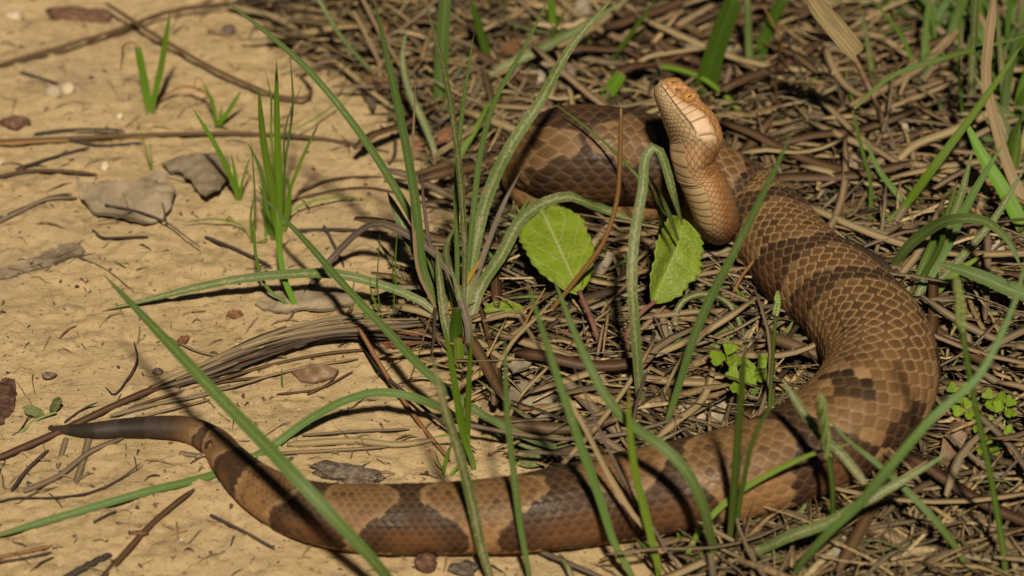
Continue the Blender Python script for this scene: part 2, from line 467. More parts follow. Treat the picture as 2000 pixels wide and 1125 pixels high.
# head relief: brow ridge, cheeks, mouth line
eye_t, eye_ph = .0092, RAD(66)
brow = np.exp(-((th - eye_t) / .0026) ** 2) * np.exp(-((aph - RAD(46)) / RAD(13)) ** 2)
sock = np.exp(-((th - eye_t) / .0016) ** 2) * np.exp(-((aph - eye_ph) / RAD(13)) ** 2)
pit = np.exp(-((th - .0055) / .0007) ** 2) * np.exp(-((aph - RAD(74)) / RAD(8)) ** 2)
nost = np.exp(-((th - .0024) / .0006) ** 2) * np.exp(-((aph - RAD(62)) / RAD(8)) ** 2)
canth = np.exp(-((aph - RAD(50)) / RAD(9)) ** 2) * sstep(.001, .004, th) * (1 - sstep(.007, .012, th))
mouth_ph = RAD(103) + RAD(9) * sstep(.004, .02, th)
mouth = np.exp(-((aph - mouth_ph) / RAD(2.4)) ** 2) * (th < .0205) * sstep(.0, .002, th)
disp = brow * .0014 + canth * .0005 - sock * .0011 - pit * .0013 - nost * .0009 - mouth * .0007
# ---- scales
rowf = (PH / (2 * math.pi)) * NROW
row0 = np.round(rowf)
best = np.full(PH.shape, 9.); sec = np.full(PH.shape, 9.)
bu = np.zeros(PH.shape); bv = np.zeros(PH.shape); bdu = np.zeros(PH.shape); bdv = np.zeros(PH.shape)
for dr in (-1, 0, 1):
    row = row0 + dr
    off = np.where(np.mod(row, 2) == 0, 0, .5)
    uc0 = np.round(UU - off) + off
    for du in (-1, 0, 1):
        uc = uc0 + du
        a = (UU - uc); b = (rowf - row) 
        d = np.sqrt((a * 1.02) ** 2 + (b * .62) ** 2)
        nb = d < best
        sec = np.where(nb, best, np.minimum(sec, d))
        bu = np.where(nb, uc, bu); bv = np.where(nb, row, bv); bdu = np.where(nb, a, bdu); bdv = np.where(nb, b, bdv)
        best = np.where(nb, d, best)
edge = sec - best
# ventral plates
onhead = th < .024
vent = aph > math.pi - (math.pi - VENT) * sstep(.012, .040, th)
UV_ = np.interp(S, arc, np.concatenate([[0], np.cumsum(seg / np.maximum(.36 * np.minimum(rr[1:], .012), .0012))]))
fv = UV_ - np.floor(UV_)
vedge = np.minimum(fv, 1 - fv) * 1.3
# labial plates on the head: one row above, one below the mouth
lab_top = RAD(88) - RAD(16) * sstep(.005, .02, th)
upl = (aph > lab_top) & (aph <= mouth_ph) & (th < .0232 - .007 * ((aph - (lab_top + mouth_ph) / 2) / ((mouth_ph - lab_top) / 2)) ** 4)
lab = onhead & (upl | ((aph > mouth_ph) & (aph < mouth_ph + RAD(13)) & (th < .019))) & (th > .0012)
lu = th / .0031 + np.where(aph > mouth_ph, .5, 0); lf = lu - np.floor(lu)
ledge = np.minimum(np.minimum(lf, 1 - lf) * 1.5, np.minimum(np.abs(aph - lab_top), np.abs(aph - mouth_ph - RAD(13))) / RAD(16))
edge = np.where(vent, vedge, edge); edge = np.where(lab, ledge, edge)
body_px = sstep(.002, .006, R)
hscale = np.where(onhead, .00020, np.clip(R * .017, .00005, .00032))
lift = sstep(0, .22, edge)
imb = np.where(vent, -(fv - .5) * .8, np.clip(-bdu, -.6, .6) * .6)      # rear edge of every scale stands proud
keel = np.exp(-(bdv / .12) ** 2) * np.where(vent | onhead, 0, 1) * (1 - sstep(.25, .5, np.abs(bdu)))
ctrR = np.abs(bv) / NROW * 2 * math.pi
disp = disp + hscale * (lift - .5 + imb * .7 + keel * .45 * (ctrR < RAD(95)))
nrm_l = X / np.maximum(wl, 1e-5); nrm_u = Y / np.maximum(np.where(cs > 0, wu, wd), 1e-5)
X = X + disp * nrm_l; Y = Y + disp * nrm_u
VV = C[:, None, :] + Lv[:, None, :] * X[..., None] + Dv[:, None, :] * Y[..., None]

# ---- colours, one value per scale so that band edges follow scale outlines
jit = vnoise(bu * 3.1 + 7, bv * 2.7 + 3, 5)
sc_s = np.interp(bu, U, arc); sc_p = bv / NROW * 2 * math.pi
def arc_of(px, py, lo, hi):
    best_, bs = 1e9, 0
    for i in range(0, len(fine), 3):
        if not (ctr_arc[lo] <= arc[i] <= ctr_arc[hi]): continue
        v = Vector(fine[i, :3]) - CAMP; dz = v.dot(FWD)
        q = (1000 + FPX * v.x / dz, 562.5 - FPX * v.dot(UPV) / dz)
        e = (q[0] - px) ** 2 + (q[1] - py) ** 2
        if e < best_: best_, bs = e, arc[i]
    return bs
# picture place, dorsal half width mm, flank half width mm, skew (mm between the two flanks), angle at which the full width is reached
BANDS = [(405, 855, 1.5, 3.0, 0, 60), (470, 925, 5.2, 6.5, 0, 60), (612, 1000, 3.5, 10.5, 1, 75), (806, 1015, 3.2, 16, 1, 75), (1092, 993, 4.0, 20, 1, 75), (1325, 950, 2.6, 13, -4, 80),
         (1552, 886, 4.5, 13, 4, 75), (1668, 608, 3.2, 6.5, -7, 75), (1592, 542, 3.4, 7.5, -5, 75), (1500, 445, 3.2, 7.5, -3, 75), (1425, 380, 3, 8, 0, 75), (1285, 318, 3.5, 13, 0, 60), (1142, 303, .8, 15.5, 3, 42)]
SPOTS = [(1774, 836, 7.5, 6.5), (1655, 742, 4.5, 9.5), (1836, 700, 8, 6), (1690, 925, 6, 5), (950, 1020, 1.2, 1.4), (404, 868, 1.8, 2.2)]
dark = np.zeros(PH.shape); bcore = np.zeros(PH.shape); rim = np.zeros(PH.shape)
for (bx, by, a, b, skew, ramp_) in BANDS:
    i = int(np.argmin([(bx - q[0]) ** 2 + (by - q[1]) ** 2 for q in SN[:36]]))
    s0 = arc_of(bx, by, max(0, i - 2), min(36, i + 2))
    k = sstep(RAD(2), RAD(ramp_), .5 * np.abs(sc_p) + .5 * aph)
    hw = (a + (b - a) * k) / 1000
    hw = hw * (1 - sstep(RAD(108), RAD(128), np.abs(sc_p)) * .9)
    dd = np.abs(.55 * sc_s + .45 * S - s0 - np.sin(PH) * skew / 1000 + (jit - .5) * .0010)
    ins = (dd < hw)
    dark = np.maximum(dark, 1 - sstep(-.0004, .0004, dd - hw))
    bcore = np.where(ins, np.maximum(bcore, 1 - dd / np.maximum(hw, 1e-5)), bcore)
    rim = np.maximum(rim, 1 - sstep(.0, .0030, dd - hw))
_d = VV - np.array(CAMP); _z = _d @ np.array(FWD)
_px = 1000 + FPX * _d[..., 0] / _z; _py = 562.5 - FPX * (_d @ np.array(UPV)) / _z
_face = ((Lv[:, None, :] * nrm_l[..., None] + Dv[:, None, :] * nrm_u[..., None]) * _d).sum(-1) < 0
for (bx, by, a, b) in SPOTS:
    e_ = (_px - bx) ** 2 + (_py - by) ** 2 + np.where(_face & (S < ctr_arc[33]), 0, 1e9)
    q = np.unravel_index(np.argmin(e_), e_.shape)
    dd = np.sqrt(((sc_s - S[q]) / (a / 1000)) ** 2 + (((sc_p - PH[q] + math.pi) % (2 * math.pi) - math.pi) * R / (b / 1000)) ** 2)
    near = np.abs(sc_s - S[q]) < .03
    dark = np.where((dd < 1) & near, 1, dark); bcore = np.where((dd < 1) & near, np.maximum(bcore, .25 * (1 - dd)), bcore)
    rim = np.where(near, np.maximum(rim, 1 - sstep(1.0, 1.35, dd)), rim)
rim = rim * (1 - dark)
def c3(r, g, b): return np.array([r, g, b])
def lerp(A, B, t): return A * (1 - t[..., None]) + B * t[..., None]
flank = sstep(RAD(35), RAD(105), aph)
ones = np.ones(PH.shape + (3,))
upper0 = sstep(ctr_arc[21], ctr_arc[24], S) * (1 - sstep(ctr_arc[29], ctr_arc[33], S) * .6)
tanc = lerp(ones * c3(.165, .086, .032), ones * c3(.37, .19, .072), flank)
drk = lerp(ones * c3(.042, .022, .011), ones * c3(.05, .021, .012), flank)
# inside a flank blotch the middle is rusty brown, the rim nearly black
drk = lerp(drk, ones * c3(.155, .066, .025), np.clip(bcore * 2.4 - .75, 0, 1) * sstep(RAD(40), RAD(85), np.abs(sc_p)) * .9)
tanc = lerp(tanc, ones * c3(.34, .21, .10), rim * .65)
col = lerp(tanc * (1 - .30 * upper0)[..., None], drk, dark)
fleck = sstep(.62, .8, fbm(bu * .9 + 4, bv * .9, 63, 3)) * .45
col = col * ((.78 + .44 * jit) * (1 - fleck) * (.75 + .5 * fbm(S * 60, PH * 2.5, 71, 4)))[..., None]
upper = sstep(ctr_arc[21], ctr_arc[23], S) * (1 - sstep(ctr_arc[28], ctr_arc[31], S))
net = (1 - sstep(.02, .14, edge)) * (.5 + .5 * upper)
netc = lerp(ones * c3(.40, .245, .115), ones * c3(.20, .115, .055), dark)
col = lerp(col, netc, np.where(vent, 0, net))
# pale rim where tan meets a blotch
# tail grey
tailg = 1 - sstep(ctr_arc[4], ctr_arc[6], S)
tb = (np.sin(UU * .35) > .1) * .4 + .6
col = lerp(col, ones * c3(.046, .034, .024) * (tb * (.7 + .5 * jit))[..., None], tailg)
# belly
spots = sstep(.60, .66, fbm(UV_ * .8, PH * 6, 91, 3))
belly = lerp(ones * c3(.36, .235, .115), ones * c3(.11, .075, .045), spots * .7)
belly = lerp(belly, ones * c3(.13, .075, .035), 1 - sstep(.0, .16, vedge))
col = lerp(col, belly, np.where(vent, 1.0, 0.0) * (1 - tailg))
# front of the body: copper neck and head
front = sstep(ctr_arc[41], ctr_arc[44], S)
copper = ones * c3(.32, .15, .052) * (.8 + .4 * jit)[..., None]
copper = lerp(copper, ones * c3(.54, .32, .155), sstep(RAD(84), RAD(116), aph))
copper = lerp(copper, ones * c3(.16, .075, .03), 1 - sstep(.03, .16, edge))
copper = lerp(copper, ones * c3(.20, .10, .042), (1 - sstep(RAD(40), RAD(90), aph)) * .7)  # browner back of the neck, its shading also put into the colour
col = np.where((front * np.where(vent, 0, 1))[..., None] > .5, copper, col)
fb = lerp(ones * c3(.56, .375, .195), ones * c3(.15, .10, .06), spots * sstep(.045, .07, th) * .8)
fb = lerp(fb, ones * c3(.17, .10, .05), 1 - sstep(.0, .2, vedge))
col = np.where((front * np.where(vent, 1, 0))[..., None] > .5, fb, col)
hd = sstep(.027, .023, th) if False else 1 - sstep(.022, .026, th)
headc = lerp(ones * c3(.46, .21, .065), ones * c3(.57, .29, .105), sstep(RAD(30), RAD(80), aph)) * (.82 + .36 * jit)[..., None]
headc = lerp(headc, ones * c3(.52, .365, .195) * (.85 + .3 * jit)[..., None], sstep(-RAD(2), RAD(2), aph - lab_top))
headc = lerp(headc, lerp(ones * c3(.56, .30, .13), ones * c3(.72, .50, .31), sstep(RAD(0), RAD(14), aph - lab_top)), upl * 1.0)
headc = lerp(headc, ones * c3(.11, .055, .025), (1 - sstep(.02, .16, edge)) * .85)
headc = lerp(headc, ones * c3(.12, .05, .02), np.clip(np.exp(-((np.hypot((th - eye_t) / .0021, (aph - eye_ph) / RAD(17)) - 1) / .25) ** 2), 0, 1) * .6)
headc = lerp(headc, ones * c3(.09, .04, .02), np.clip(mouth * 1.2, 0, 1) * .75)
headc = lerp(headc, ones * c3(.10, .05, .02), np.clip(pit + nost, 0, 1) * .8)
stripe = np.exp(-((aph - lab_top + RAD(3)) / RAD(3.5)) ** 2) * sstep(.010, .013, th) + 0
headc = lerp(headc, ones * c3(.16, .075, .03), stripe * .6)
col = lerp(col, headc, hd)
col = np.clip(col, .003, .9)
NS = len(s_s)
II = np.arange(NS * NF).reshape(NS, NF)
IJ = np.roll(II, -1, 1)
FQ = np.stack([II[:-1], IJ[:-1], IJ[1:], II[1:]], -1).reshape(-1, 4)
verts = VV.reshape(-1, 3); cols = np.concatenate([col.reshape(-1, 3), np.ones((NS * NF, 1))], 1)
vtip = [C[0] - T[0] * .0005, C[-1] + T[-1] * .0004]
verts = np.concatenate([verts, vtip]); cols = np.concatenate([cols, [[.05, .04, .03, 1], [.5, .3, .15, 1]]])
me = bpy.data.meshes.new('body')
me.vertices.add(len(verts)); me.vertices.foreach_set('co', verts.astype(np.float32).ravel())
t0 = [(NS * NF, IJ[0, j], II[0, j]) for j in range(NF)] + [(NS * NF + 1, II[-1, j], IJ[-1, j]) for j in range(NF)]
nl = FQ.size + 3 * len(t0)
me.loops.add(nl); me.loops.foreach_set('vertex_index', np.concatenate([FQ.ravel(), np.array(t0).ravel()]).astype(np.int32))
me.polygons.add(len(FQ) + len(t0))
me.polygons.foreach_set('loop_start', np.concatenate([np.arange(len(FQ)) * 4, FQ.size + 3 * np.arange(len(t0))]).astype(np.int32))
me.polygons.foreach_set('loop_total', np.concatenate([np.full(len(FQ), 4), np.full(len(t0), 3)]).astype(np.int32))
me.polygons.foreach_set('use_smooth', np.ones(len(me.polygons), bool))
ca = me.color_attributes.new('Col', 'FLOAT_COLOR', 'POINT'); ca.data.foreach_set('color', cols.astype(np.float32).ravel())
me.materials.append(M['snake']); me.update(); me.validate()
sroot = thing('snake', on(1300, 956), 'brown banded snake with coppery raised head, looped across sand and dead grass', 'snake')
sb = bpy.data.objects.new('body', me); COL.objects.link(sb); sb.parent = sroot; sb.matrix_parent_inverse = Matrix.Translation(sroot.location).inverted()
ih = int(np.argmin(np.abs(th[:, 0] - eye_t)))
def ball(name, c, r, mat, parent, sc=(1, 1, 1), axes=None):
    bm = bmesh.new(); bmesh.ops.create_uvsphere(bm, u_segments=20, v_segments=14, radius=1)
    A = axes if axes else (Vector((1, 0, 0)), Vector((0, 1, 0)), Vector((0, 0, 1)))
    vs = [Vector(c) + A[0] * v.co.x * r * sc[0] + A[1] * v.co.y * r * sc[1] + A[2] * v.co.z * r * sc[2] for v in bm.verts]
    fs = [[v.index for v in f.verts] for f in bm.faces]; bm.free()
    return mesh_obj(name, vs, fs, mat, parent)
for sg in (-1, 1):
    ax = (Vector(T[ih]), Vector(Dv[ih]), Vector(Lv[ih]))
    w_, h_ = float(np.interp(eye_t, hp_t, hp_w)), float(np.interp(eye_t, hp_t, hp_u))
    outd = (ax[2] * sg * math.sin(eye_ph) + ax[1] * math.cos(eye_ph)).normalized()
    pc = Vector(C[ih]) + ax[2] * sg * w_ * math.sin(eye_ph) ** .78 + ax[1] * h_ * math.cos(eye_ph) ** .78 - outd * .0008
    e = ball('eye', pc, .0016, M['eye'], sb)
    ball('pupil', pc + outd * .00125, .00052, M['pupil'], e, (.55, 1.9, 1.0), (ax[0], outd.cross(ax[0]), outd))
    e['label'] = 'amber eye with an upright black pupil'

# ------------------------------------------------------------------ blades, straws, stems
VIEWN = Vector((0.05, -.62, .78)).normalized()
def ribbon(pts, widths, fold=.22, thick=.12, nref=None, twist=0.0, n=22):
    """closed ribbon with a folded middle; pts (k,3); widths = half width per resampled ring"""
    P = crom(pts, n)
    Tn = np.gradient(P, axis=0); Tn /= np.maximum(np.linalg.norm(Tn, axis=1)[:, None], 1e-9)
    nr = np.array(nref if nref is not None else VIEWN, float)
    vs, uv, fs = [], [], []
    prev = None
    for i in range(n):
        t = Tn[i]
        side = np.cross(nr, t)
        if np.linalg.norm(side) < .15: side = side + (prev if prev is not None else np.array([1, 0, 0])) * .3
        side /= np.linalg.norm(side)
        if prev is not None and side.dot(prev) < 0: side = -side
        if prev is not None:
            side = side * .6 + prev * .4; side -= t * side.dot(t); side /= np.linalg.norm(side)
        prev = side
        nm = np.cross(t, side)
        if nm.dot(nr) < 0: nm = -nm
        a = twist * i / n
        sd = side * math.cos(a) + nm * math.sin(a); n2 = nm * math.cos(a) - side * math.sin(a)
        w = widths[i]; v = i / (n - 1)
        A, B_ = P[i] - sd * w + n2 * w * fold, P[i] + sd * w + n2 * w * fold
        if thick >= .2:
            vs += [A, P[i], B_, P[i] - n2 * w * thick * 2]; uv += [(0, v), (.5, v), (1, v), (.5, v)]
        else:
            m1, m2 = (A + P[i]) / 2 - n2 * w * fold * .22, (B_ + P[i]) / 2 - n2 * w * fold * .22
            vs += [A, m1, P[i], m2, B_, B_, P[i] - n2 * w * thick, A]; uv += [(0, v), (.25, v), (.5, v), (.75, v), (1, v), (1, v), (.5, v), (0, v)]
    q = 4 if thick >= .2 else 8
    for i in range(n - 1):
        for j in range(q):
            if q == 8 and j in (4, 7): continue
            k = (j + 1) % q
            fs.append((i * q + j, i * q + k, i * q + q + k, i * q + q + j))
    if q == 4: fs += [(3, 2, 1, 0), (n * 4 - 4, n * 4 - 3, n * 4 - 2, n * 4 - 1)]
    return vs, fs, uv

def wprof(n, w, kind):
    v = np.linspace(0, 1, n)
    if kind == 'blade':
        f = np.interp(v, [0, .12, .4, .75, .93, 1], [.55, .75, 1, .78, .38, .04])
    elif kind == 'arch':
        f = np.interp(v, [0, .1, .5, .85, 1], [.7, .9, 1, .8, .15])
    elif kind == 'stub':
        f = np.interp(v, [0, .2, .8, 1], [.8, 1, .95, .8])
    else:
        f = np.interp(v, [0, .05, .9, 1], [.5, 1, .9, .4])
    return f * w

def strip_pts(pts, k=None):
    """(px, py, z mm) -> points. A pair (px, py) takes its height from k mm per picture pixel above the first point."""
    out = []
    b = pts[0]
    for q in pts:
        z = q[2] / 1000 if len(q) > 2 else (b[1] - q[1]) * (k or 0) / 1000 + (b[2] / 1000 if len(b) > 2 else 0)
        out.append(on(q[0], q[1], z))
    return out

def blade(parent, pts, w, mat='g', k=.2, name='blade', kind='blade', fold=.3, twist=0.0, n=22, root=True, thick=.1, jit=0, nref=None):
    P = strip_pts(pts, k)
    wm = mm(w, P[len(P) // 2]) * (.37 if kind in ('blade', 'arch') else .46)
    if root:
        P = [P[0] - Vector((0, 0, .0025))] + P
    vs, fs, uv = ribbon([tuple(p) for p in P], wprof(n, wm, kind), fold, thick, nref, twist, n)
    if jit:
        ph = random.random() * 9
        vs = [np.array(v) + np.array([math.sin(ph + i * .41), math.cos(ph + i * .33), 0]) * wm * jit for i, v in enumerate(vs)]
    return mesh_obj(name, vs, fs, M[mat], parent, uv)

def single(name, label, cat, pts, w, mat, z=1.3, kind='straw', group=None, n=24, fold=.1, thick=.3, twist=0.0, jit=0):
    """one stalk or needle lying on the ground; pts (px, py[, z mm])"""
    P = [(q[0], q[1], q[2] if len(q) > 2 else z) for q in pts]
    Pm = strip_pts(P)
    wm = mm(w, Pm[len(Pm) // 2]) * .5
    o = blade(None, P, w, mat, name=name, kind=kind, n=n, root=False, fold=fold, thick=thick, twist=twist, jit=jit)
    return tag(o, label, cat, group)

def tuft(label, base, blades, group=None, cat='grass', name='grass_tuft'):
    t = thing(name, on(*base), label, cat, group)
    for b in blades:
        pts, w, mat = b[0], b[1], b[2]
        kw = b[3] if len(b) > 3 else {}
        blade(t, pts, w, mat, **kw)
    return t
#PART2
# ------------------------------------------------------------------ grass on the sand
G1 = 'young grass sprouts on the sand'
tuft('two upright green leaves with one withered brown tip, alone on bare sand', (297, 222),
     [([(293, 222), (284, 170), (269, 92)], 17, 'f', dict(kind='stub')), ([(299, 222), (315, 130), (333, 22)], 18, 'f'), ([(300, 220), (301, 190), (303, 168)], 9, 'f'),
      ([(270, 96, 25), (258, 82, 26), (247, 86, 25), (240, 110, 18), (235, 142, 9)], 6, 'o', dict(root=False))], G1)
tuft('small grass sprout with two short leaves and a curled brown dead leaf', (426, 250),
     [([(423, 250), (414, 200), (396, 160)], 11, 'f'), ([(428, 250), (450, 212), (472, 176)], 13, 'f'), ([(427, 250), (431, 225), (434, 206)], 8, 'f'),
      ([(397, 162, 16), (388, 152, 17), (381, 160, 14), (379, 176, 11)], 4, 'o', dict(root=False)), ([(420, 200, 6), (396, 178, 7), (355, 170, 6), (322, 188, 3), (310, 202, 0)], 6, 'o', dict(root=False, kind='straw'))], G1)
tuft('thin three-leaved grass sprout leaning left over grey dead leaf', (465, 392),
     [([(464, 392), (432, 305), (376, 210)], 15, 'f'), ([(467, 392), (460, 345), (451, 298)], 10, 'f'), ([(470, 392), (476, 345), (486, 320)], 8, 'f'), ([(466, 391), (480, 330), (494, 296)], 4, 'g')], G1)
tuft('tall bright green grass clump with broad leaves rising from two jointed stalks', (572, 602),
     [([(578, 605), (556, 545), (545, 480), (541, 415)], 13, 'f', dict(kind='straw', k=.16)), ([(566, 604), (520, 560), (500, 500), (496, 440)], 7, 'g', dict(kind='straw', k=.16)),
      ([(536, 470), (535, 400), (515, 280), (505, 168)], 22, 'f'), ([(547, 470), (546, 380), (541, 240), (540, 118)], 20, 'f'), ([(532, 468), (520, 400), (508, 330), (482, 275)], 12, 'g'),
      ([(558, 440), (562, 390), (586, 320), (626, 234)], 10, 'l'), ([(552, 420), (556, 330), (572, 200), (566, 100)], 7, 'g'), ([(545, 400), (530, 270), (528, 180), (515, 128)], 7, 'l'),
      ([(556, 430), (556, 350), (560, 240), (590, 165)], 6, 'g'), ([(525, 460), (520, 420), (513, 380), (505, 362)], 14, 'f'), ([(556, 455), (562, 420), (566, 385), (562, 340)], 12, 'f'),
      ([(545, 262, 6), (590, 245, 7), (650, 208, 5), (702, 170, 2)], 5, 'l', dict(root=False)), ([(550, 440, 2), (580, 405, 5), (640, 388, 4), (730, 386, 1)], 6, 'l', dict(root=False))], G1)
tuft('tiny pale grass sprout with a trailing yellowish runner on sand', (493, 476),
     [([(492, 476), (490, 420), (497, 380)], 7, 'f'), ([(494, 476), (498, 410), (494, 320), (490, 268)], 5, 'g'), ([(493, 475, 0), (470, 440, 3), (420, 428, 4), (350, 437, 1)], 5, 'l', dict(root=False)), ([(496, 475, 0), (520, 465, 3), (514, 440, 5)], 4, 'f', dict(root=False))], G1)
tuft('two hair-thin pale shoots standing on sand below pine needle', (296, 335), [([(296, 336), (285, 290), (270, 245)], 4, 'l'), ([(297, 336), (294, 300), (292, 268)], 3, 'l')], G1)
tuft('single hair-thin green shoot beside bleached leaf scrap', (551, 752), [([(552, 758), (550, 740), (551, 716)], 5, 'g')], G1)
tuft('sparse needle-fine grass shoots standing in front of reclining blade', (760, 600),
     [([(748, 640), (738, 570), (742, 455)], 4, 'g'), ([(774, 600), (768, 540), (765, 490)], 4, 'g'), ([(778, 612), (772, 520), (777, 440)], 4, 'f'), ([(745, 625), (725, 570), (722, 540)], 6, 'l'), ([(720, 640), (700, 600), (675, 595)], 5, 'l'), ([(765, 640), (770, 600), (768, 560)], 4, 'f')], G1)

# ------------------------------------------------------------------ the big dusty tuft in the middle
tuft('large dusty grass tuft with long crossing blades between sand and coil', (890, 640),
     [([(862, 640), (830, 540), (812, 400), (790, 270), (760, 130), (730, -5)], 26, 'b'),
      ([(872, 640), (830, 480), (776, 375), (704, 262), (600, 135), (430, -8)], 22, 'b', dict(k=.16)),
      ([(905, 640), (908, 500), (903, 400), (890, 270), (868, 140), (828, -5)], 18, 'd'),
      ([(905, 630), (915, 520), (926, 400), (940, 290), (965, 200), (1020, 100), (1075, -8)], 16, 'b', dict(k=.17)),
      ([(905, 640), (925, 500), (950, 390), (990, 298), (1055, 198), (1115, 92), (1200, -8)], 34, 'd', dict(k=.15)),
      ([(893, 640), (893, 520), (893, 320), (905, 200), (926, 66)], 15, 'b', dict(k=.17)),
      ([(915, 660, 1), (935, 570, 12), (980, 498, 18), (1022, 425, 22), (1060, 398, 24), (1106, 384, 22), (1160, 402, 17), (1250, 436, 8)], 32, 'd', dict(kind='arch')),
      ([(900, 700, 1), (917, 668, 10), (895, 572, 22), (863, 508, 26), (800, 460, 27), (742, 436, 26), (703, 452, 18), (640, 515, 4), (560, 630, 0)], 22, 'p', dict(kind='arch')),
      ([(885, 640), (850, 540), (800, 465), (757, 376)], 44, 'd', dict(k=.13)),
      ([(888, 660, 0), (840, 600, 10), (760, 562, 14), (660, 536, 14), (560, 536, 12), (430, 552, 9), (310, 580, 5), (198, 607, 1)], 27, 'd', dict(kind='blade')),
      ([(880, 640), (862, 560), (840, 480), (828, 400), (822, 320)], 12, 'p', dict(k=.17)),
      ([(882, 700), (868, 620), (858, 540), (853, 480)], 24, 'd', dict(k=.15)),
      ([(896, 640), (880, 600), (902, 565), (940, 503)], 17, 'y', dict(k=.17)),
      ([(905, 720), (912, 650), (900, 590), (880, 520)], 22, 'd', dict(k=.15)),
      ([(895, 640), (880, 540), (872, 480), (890, 440)], 22, 'd'),
      ([(910, 640), (925, 560), (955, 470), (985, 395), (1020, 330)], 16, 'p', dict(k=.12)),
      ([(893, 700), (890, 640), (893, 600)], 26, 'k', dict(kind='stub')), ([(898, 720), (896, 690), (894, 660)], 22, 'l', dict(kind='stub')),
      ([(872, 650), (845, 590), (820, 540), (808, 440), (811, 145)], 10, 's', dict(k=.19))])
tuft('upright clump of broad blades behind the central tuft', (870, 300),
     [([(860, 215), (862, 120), (870, -10)], 30, 'b', dict(kind='stub')), ([(960, 155), (942, 75), (916, -10)], 24, 'k'), ([(857, 325), (850, 300), (828, 240), (800, 180), (786, 110), (795, 55)], 20, 'd', dict(k=.13)),
      ([(900, 195), (960, 145), (1060, 95), (1150, 45), (1230, -5)], 26, 'd', dict(k=.17)), ([(850, 255), (860, 220), (890, 210), (905, 230)], 16, 'k', dict(k=.12)), ([(905, 285), (915, 250), (925, 225), (915, 215)], 16, 'd', dict(k=.15)),
      ([(880, 345), (900, 300), (930, 250), (960, 190)], 18, 'f', dict(k=.15))])
tuft('pair of bright green new shoots rising behind the snake', (910, 915),
     [([(926, 918), (905, 850), (890, 760), (868, 632)], 21, 'f'), ([(912, 895), (914, 820), (916, 740), (922, 648)], 17, 'f'), ([(866, 928), (872, 895), (884, 862)], 11, 'l'), ([(880, 930), (890, 915), (902, 905)], 9, 'l'), ([(868, 925), (855, 900), (850, 880)], 5, 'l'),
      ([(898, 880, 3), (915, 855, 9), (880, 850, 10), (840, 855, 8)], 9, 'l', dict(root=False))])
tuft('long arching green blade running under the snake and out over sand', (880, 806),
     [([(890, 812, 0), (862, 798, 8), (800, 774, 15), (740, 766, 16), (680, 780, 13), (600, 822, 7), (525, 876, 1.4), (470, 906, .7), (420, 926, .7), (280, 962, 1.0), (130, 1006, .8), (-20, 1050, .8)], 18, 'b', dict(kind='straw', n=44, root=False))])
tuft('long leaning green blade whose tip reaches over the sand shoots', (1150, 892),
     [([(1150, 895, 0), (1060, 867, 6), (960, 820, 13), (890, 775, 19), (830, 725, 22), (760, 650, 24), (690, 577, 25), (600, 475, 25), (496, 366, 24)], 24, 'b', dict(n=34)), ([(1155, 893, 0), (1080, 850, 5), (1010, 800, 8), (930, 740, 10)], 14, 'd'), ([(1148, 880, 0), (1060, 880, 3), (980, 850, 5), (925, 812, 7)], 14, 'd')])
# ------------------------------------------------------------------ blades standing in front of the snake
FB = 'grass blades standing in front of the snake'
tuft('wide soft green blade slanting left across the snake near its tail', (800, 1175),
     [([(800, 1180, 0), (765, 1140, 12), (740, 1108, 20), (660, 1020, 35), (580, 935, 43), (500, 850, 47), (430, 778, 50), (350, 692, 52), (203, 537, 54)], 38, 'b', dict(n=30))], FB)
tuft('dusty blade standing upright before the snake, leaning slightly left', (960, 1150), [([(962, 1150), (941, 1074), (920, 974), (895, 880), (870, 803), (843, 690)], 30, 'd', dict(k=.16))], FB)
tuft('slender green blade standing nearly straight before snake', (1034, 1150), [([(1036, 1150), (1016, 1027), (1005, 938), (991, 814), (986, 655)], 19, 'b', dict(k=.16))], FB)
tuft('tall green blade beside a brown dry stem, crossing snake', (1240, 1150), [([(1243, 1150), (1200, 1063), (1169, 967), (1137, 878), (1087, 732), (1028, 545)], 25, 'b', dict(k=.16)),
     ([(1350, 1140), (1300, 1075), (1240, 1010), (1187, 925), (1140, 832), (1098, 760), (1060, 690), (998, 595)], 14, 's', dict(k=.15)), ([(1335, 1150), (1230, 960), (1180, 860), (1110, 690)], 9, 'p', dict(k=.13))], FB)
tuft('bright green blade with yellow-brown pointed tip before the snake', (1285, 1140), [([(1288, 1140), (1262, 1010), (1240, 920), (1229, 832), (1228, 752)], 23, 'l', dict(k=.17)), ([(1292, 1138), (1270, 1080), (1240, 1050)], 10, 'g')], FB)
tuft('dark green arched blade with its neighbours rooted in straw beside snake', (1395, 1108),
     [([(1396, 1110, 0), (1388, 1050, 16), (1372, 985, 30), (1340, 920, 40), (1300, 878, 45), (1240, 835, 48), (1185, 778, 52), (1144, 700, 58), (1078, 535, 68)], 30, 'b', dict(n=30)),
      ([(1424, 1068), (1432, 975), (1440, 860), (1448, 760), (1456, 650)], 24, 'g', dict(k=.235)), ([(1336, 1105), (1371, 1031), (1435, 967), (1514, 920), (1600, 882), (1668, 866)], 17, 'l', dict(k=.15)),
      ([(1436, 1066), (1452, 940), (1478, 842), (1532, 755)], 15, 'g', dict(k=.235)), ([(1340, 1115), (1360, 1090), (1390, 1080)], 12, 'g')], FB)
tuft('dusty sand-splashed blade pair lying across straw in front of loop', (1420, 1090),
     [([(1412, 1090, 1), (1478, 1076, 8), (1549, 1045, 16), (1620, 1020, 22), (1674, 988, 27), (1752, 945, 32), (1860, 880, 36)], 30, 'd', dict(n=26)), ([(1420, 1060, 1), (1480, 1075, 6), (1560, 1110, 6), (1640, 1150, 3)], 24, 'd', dict(root=False))], FB)
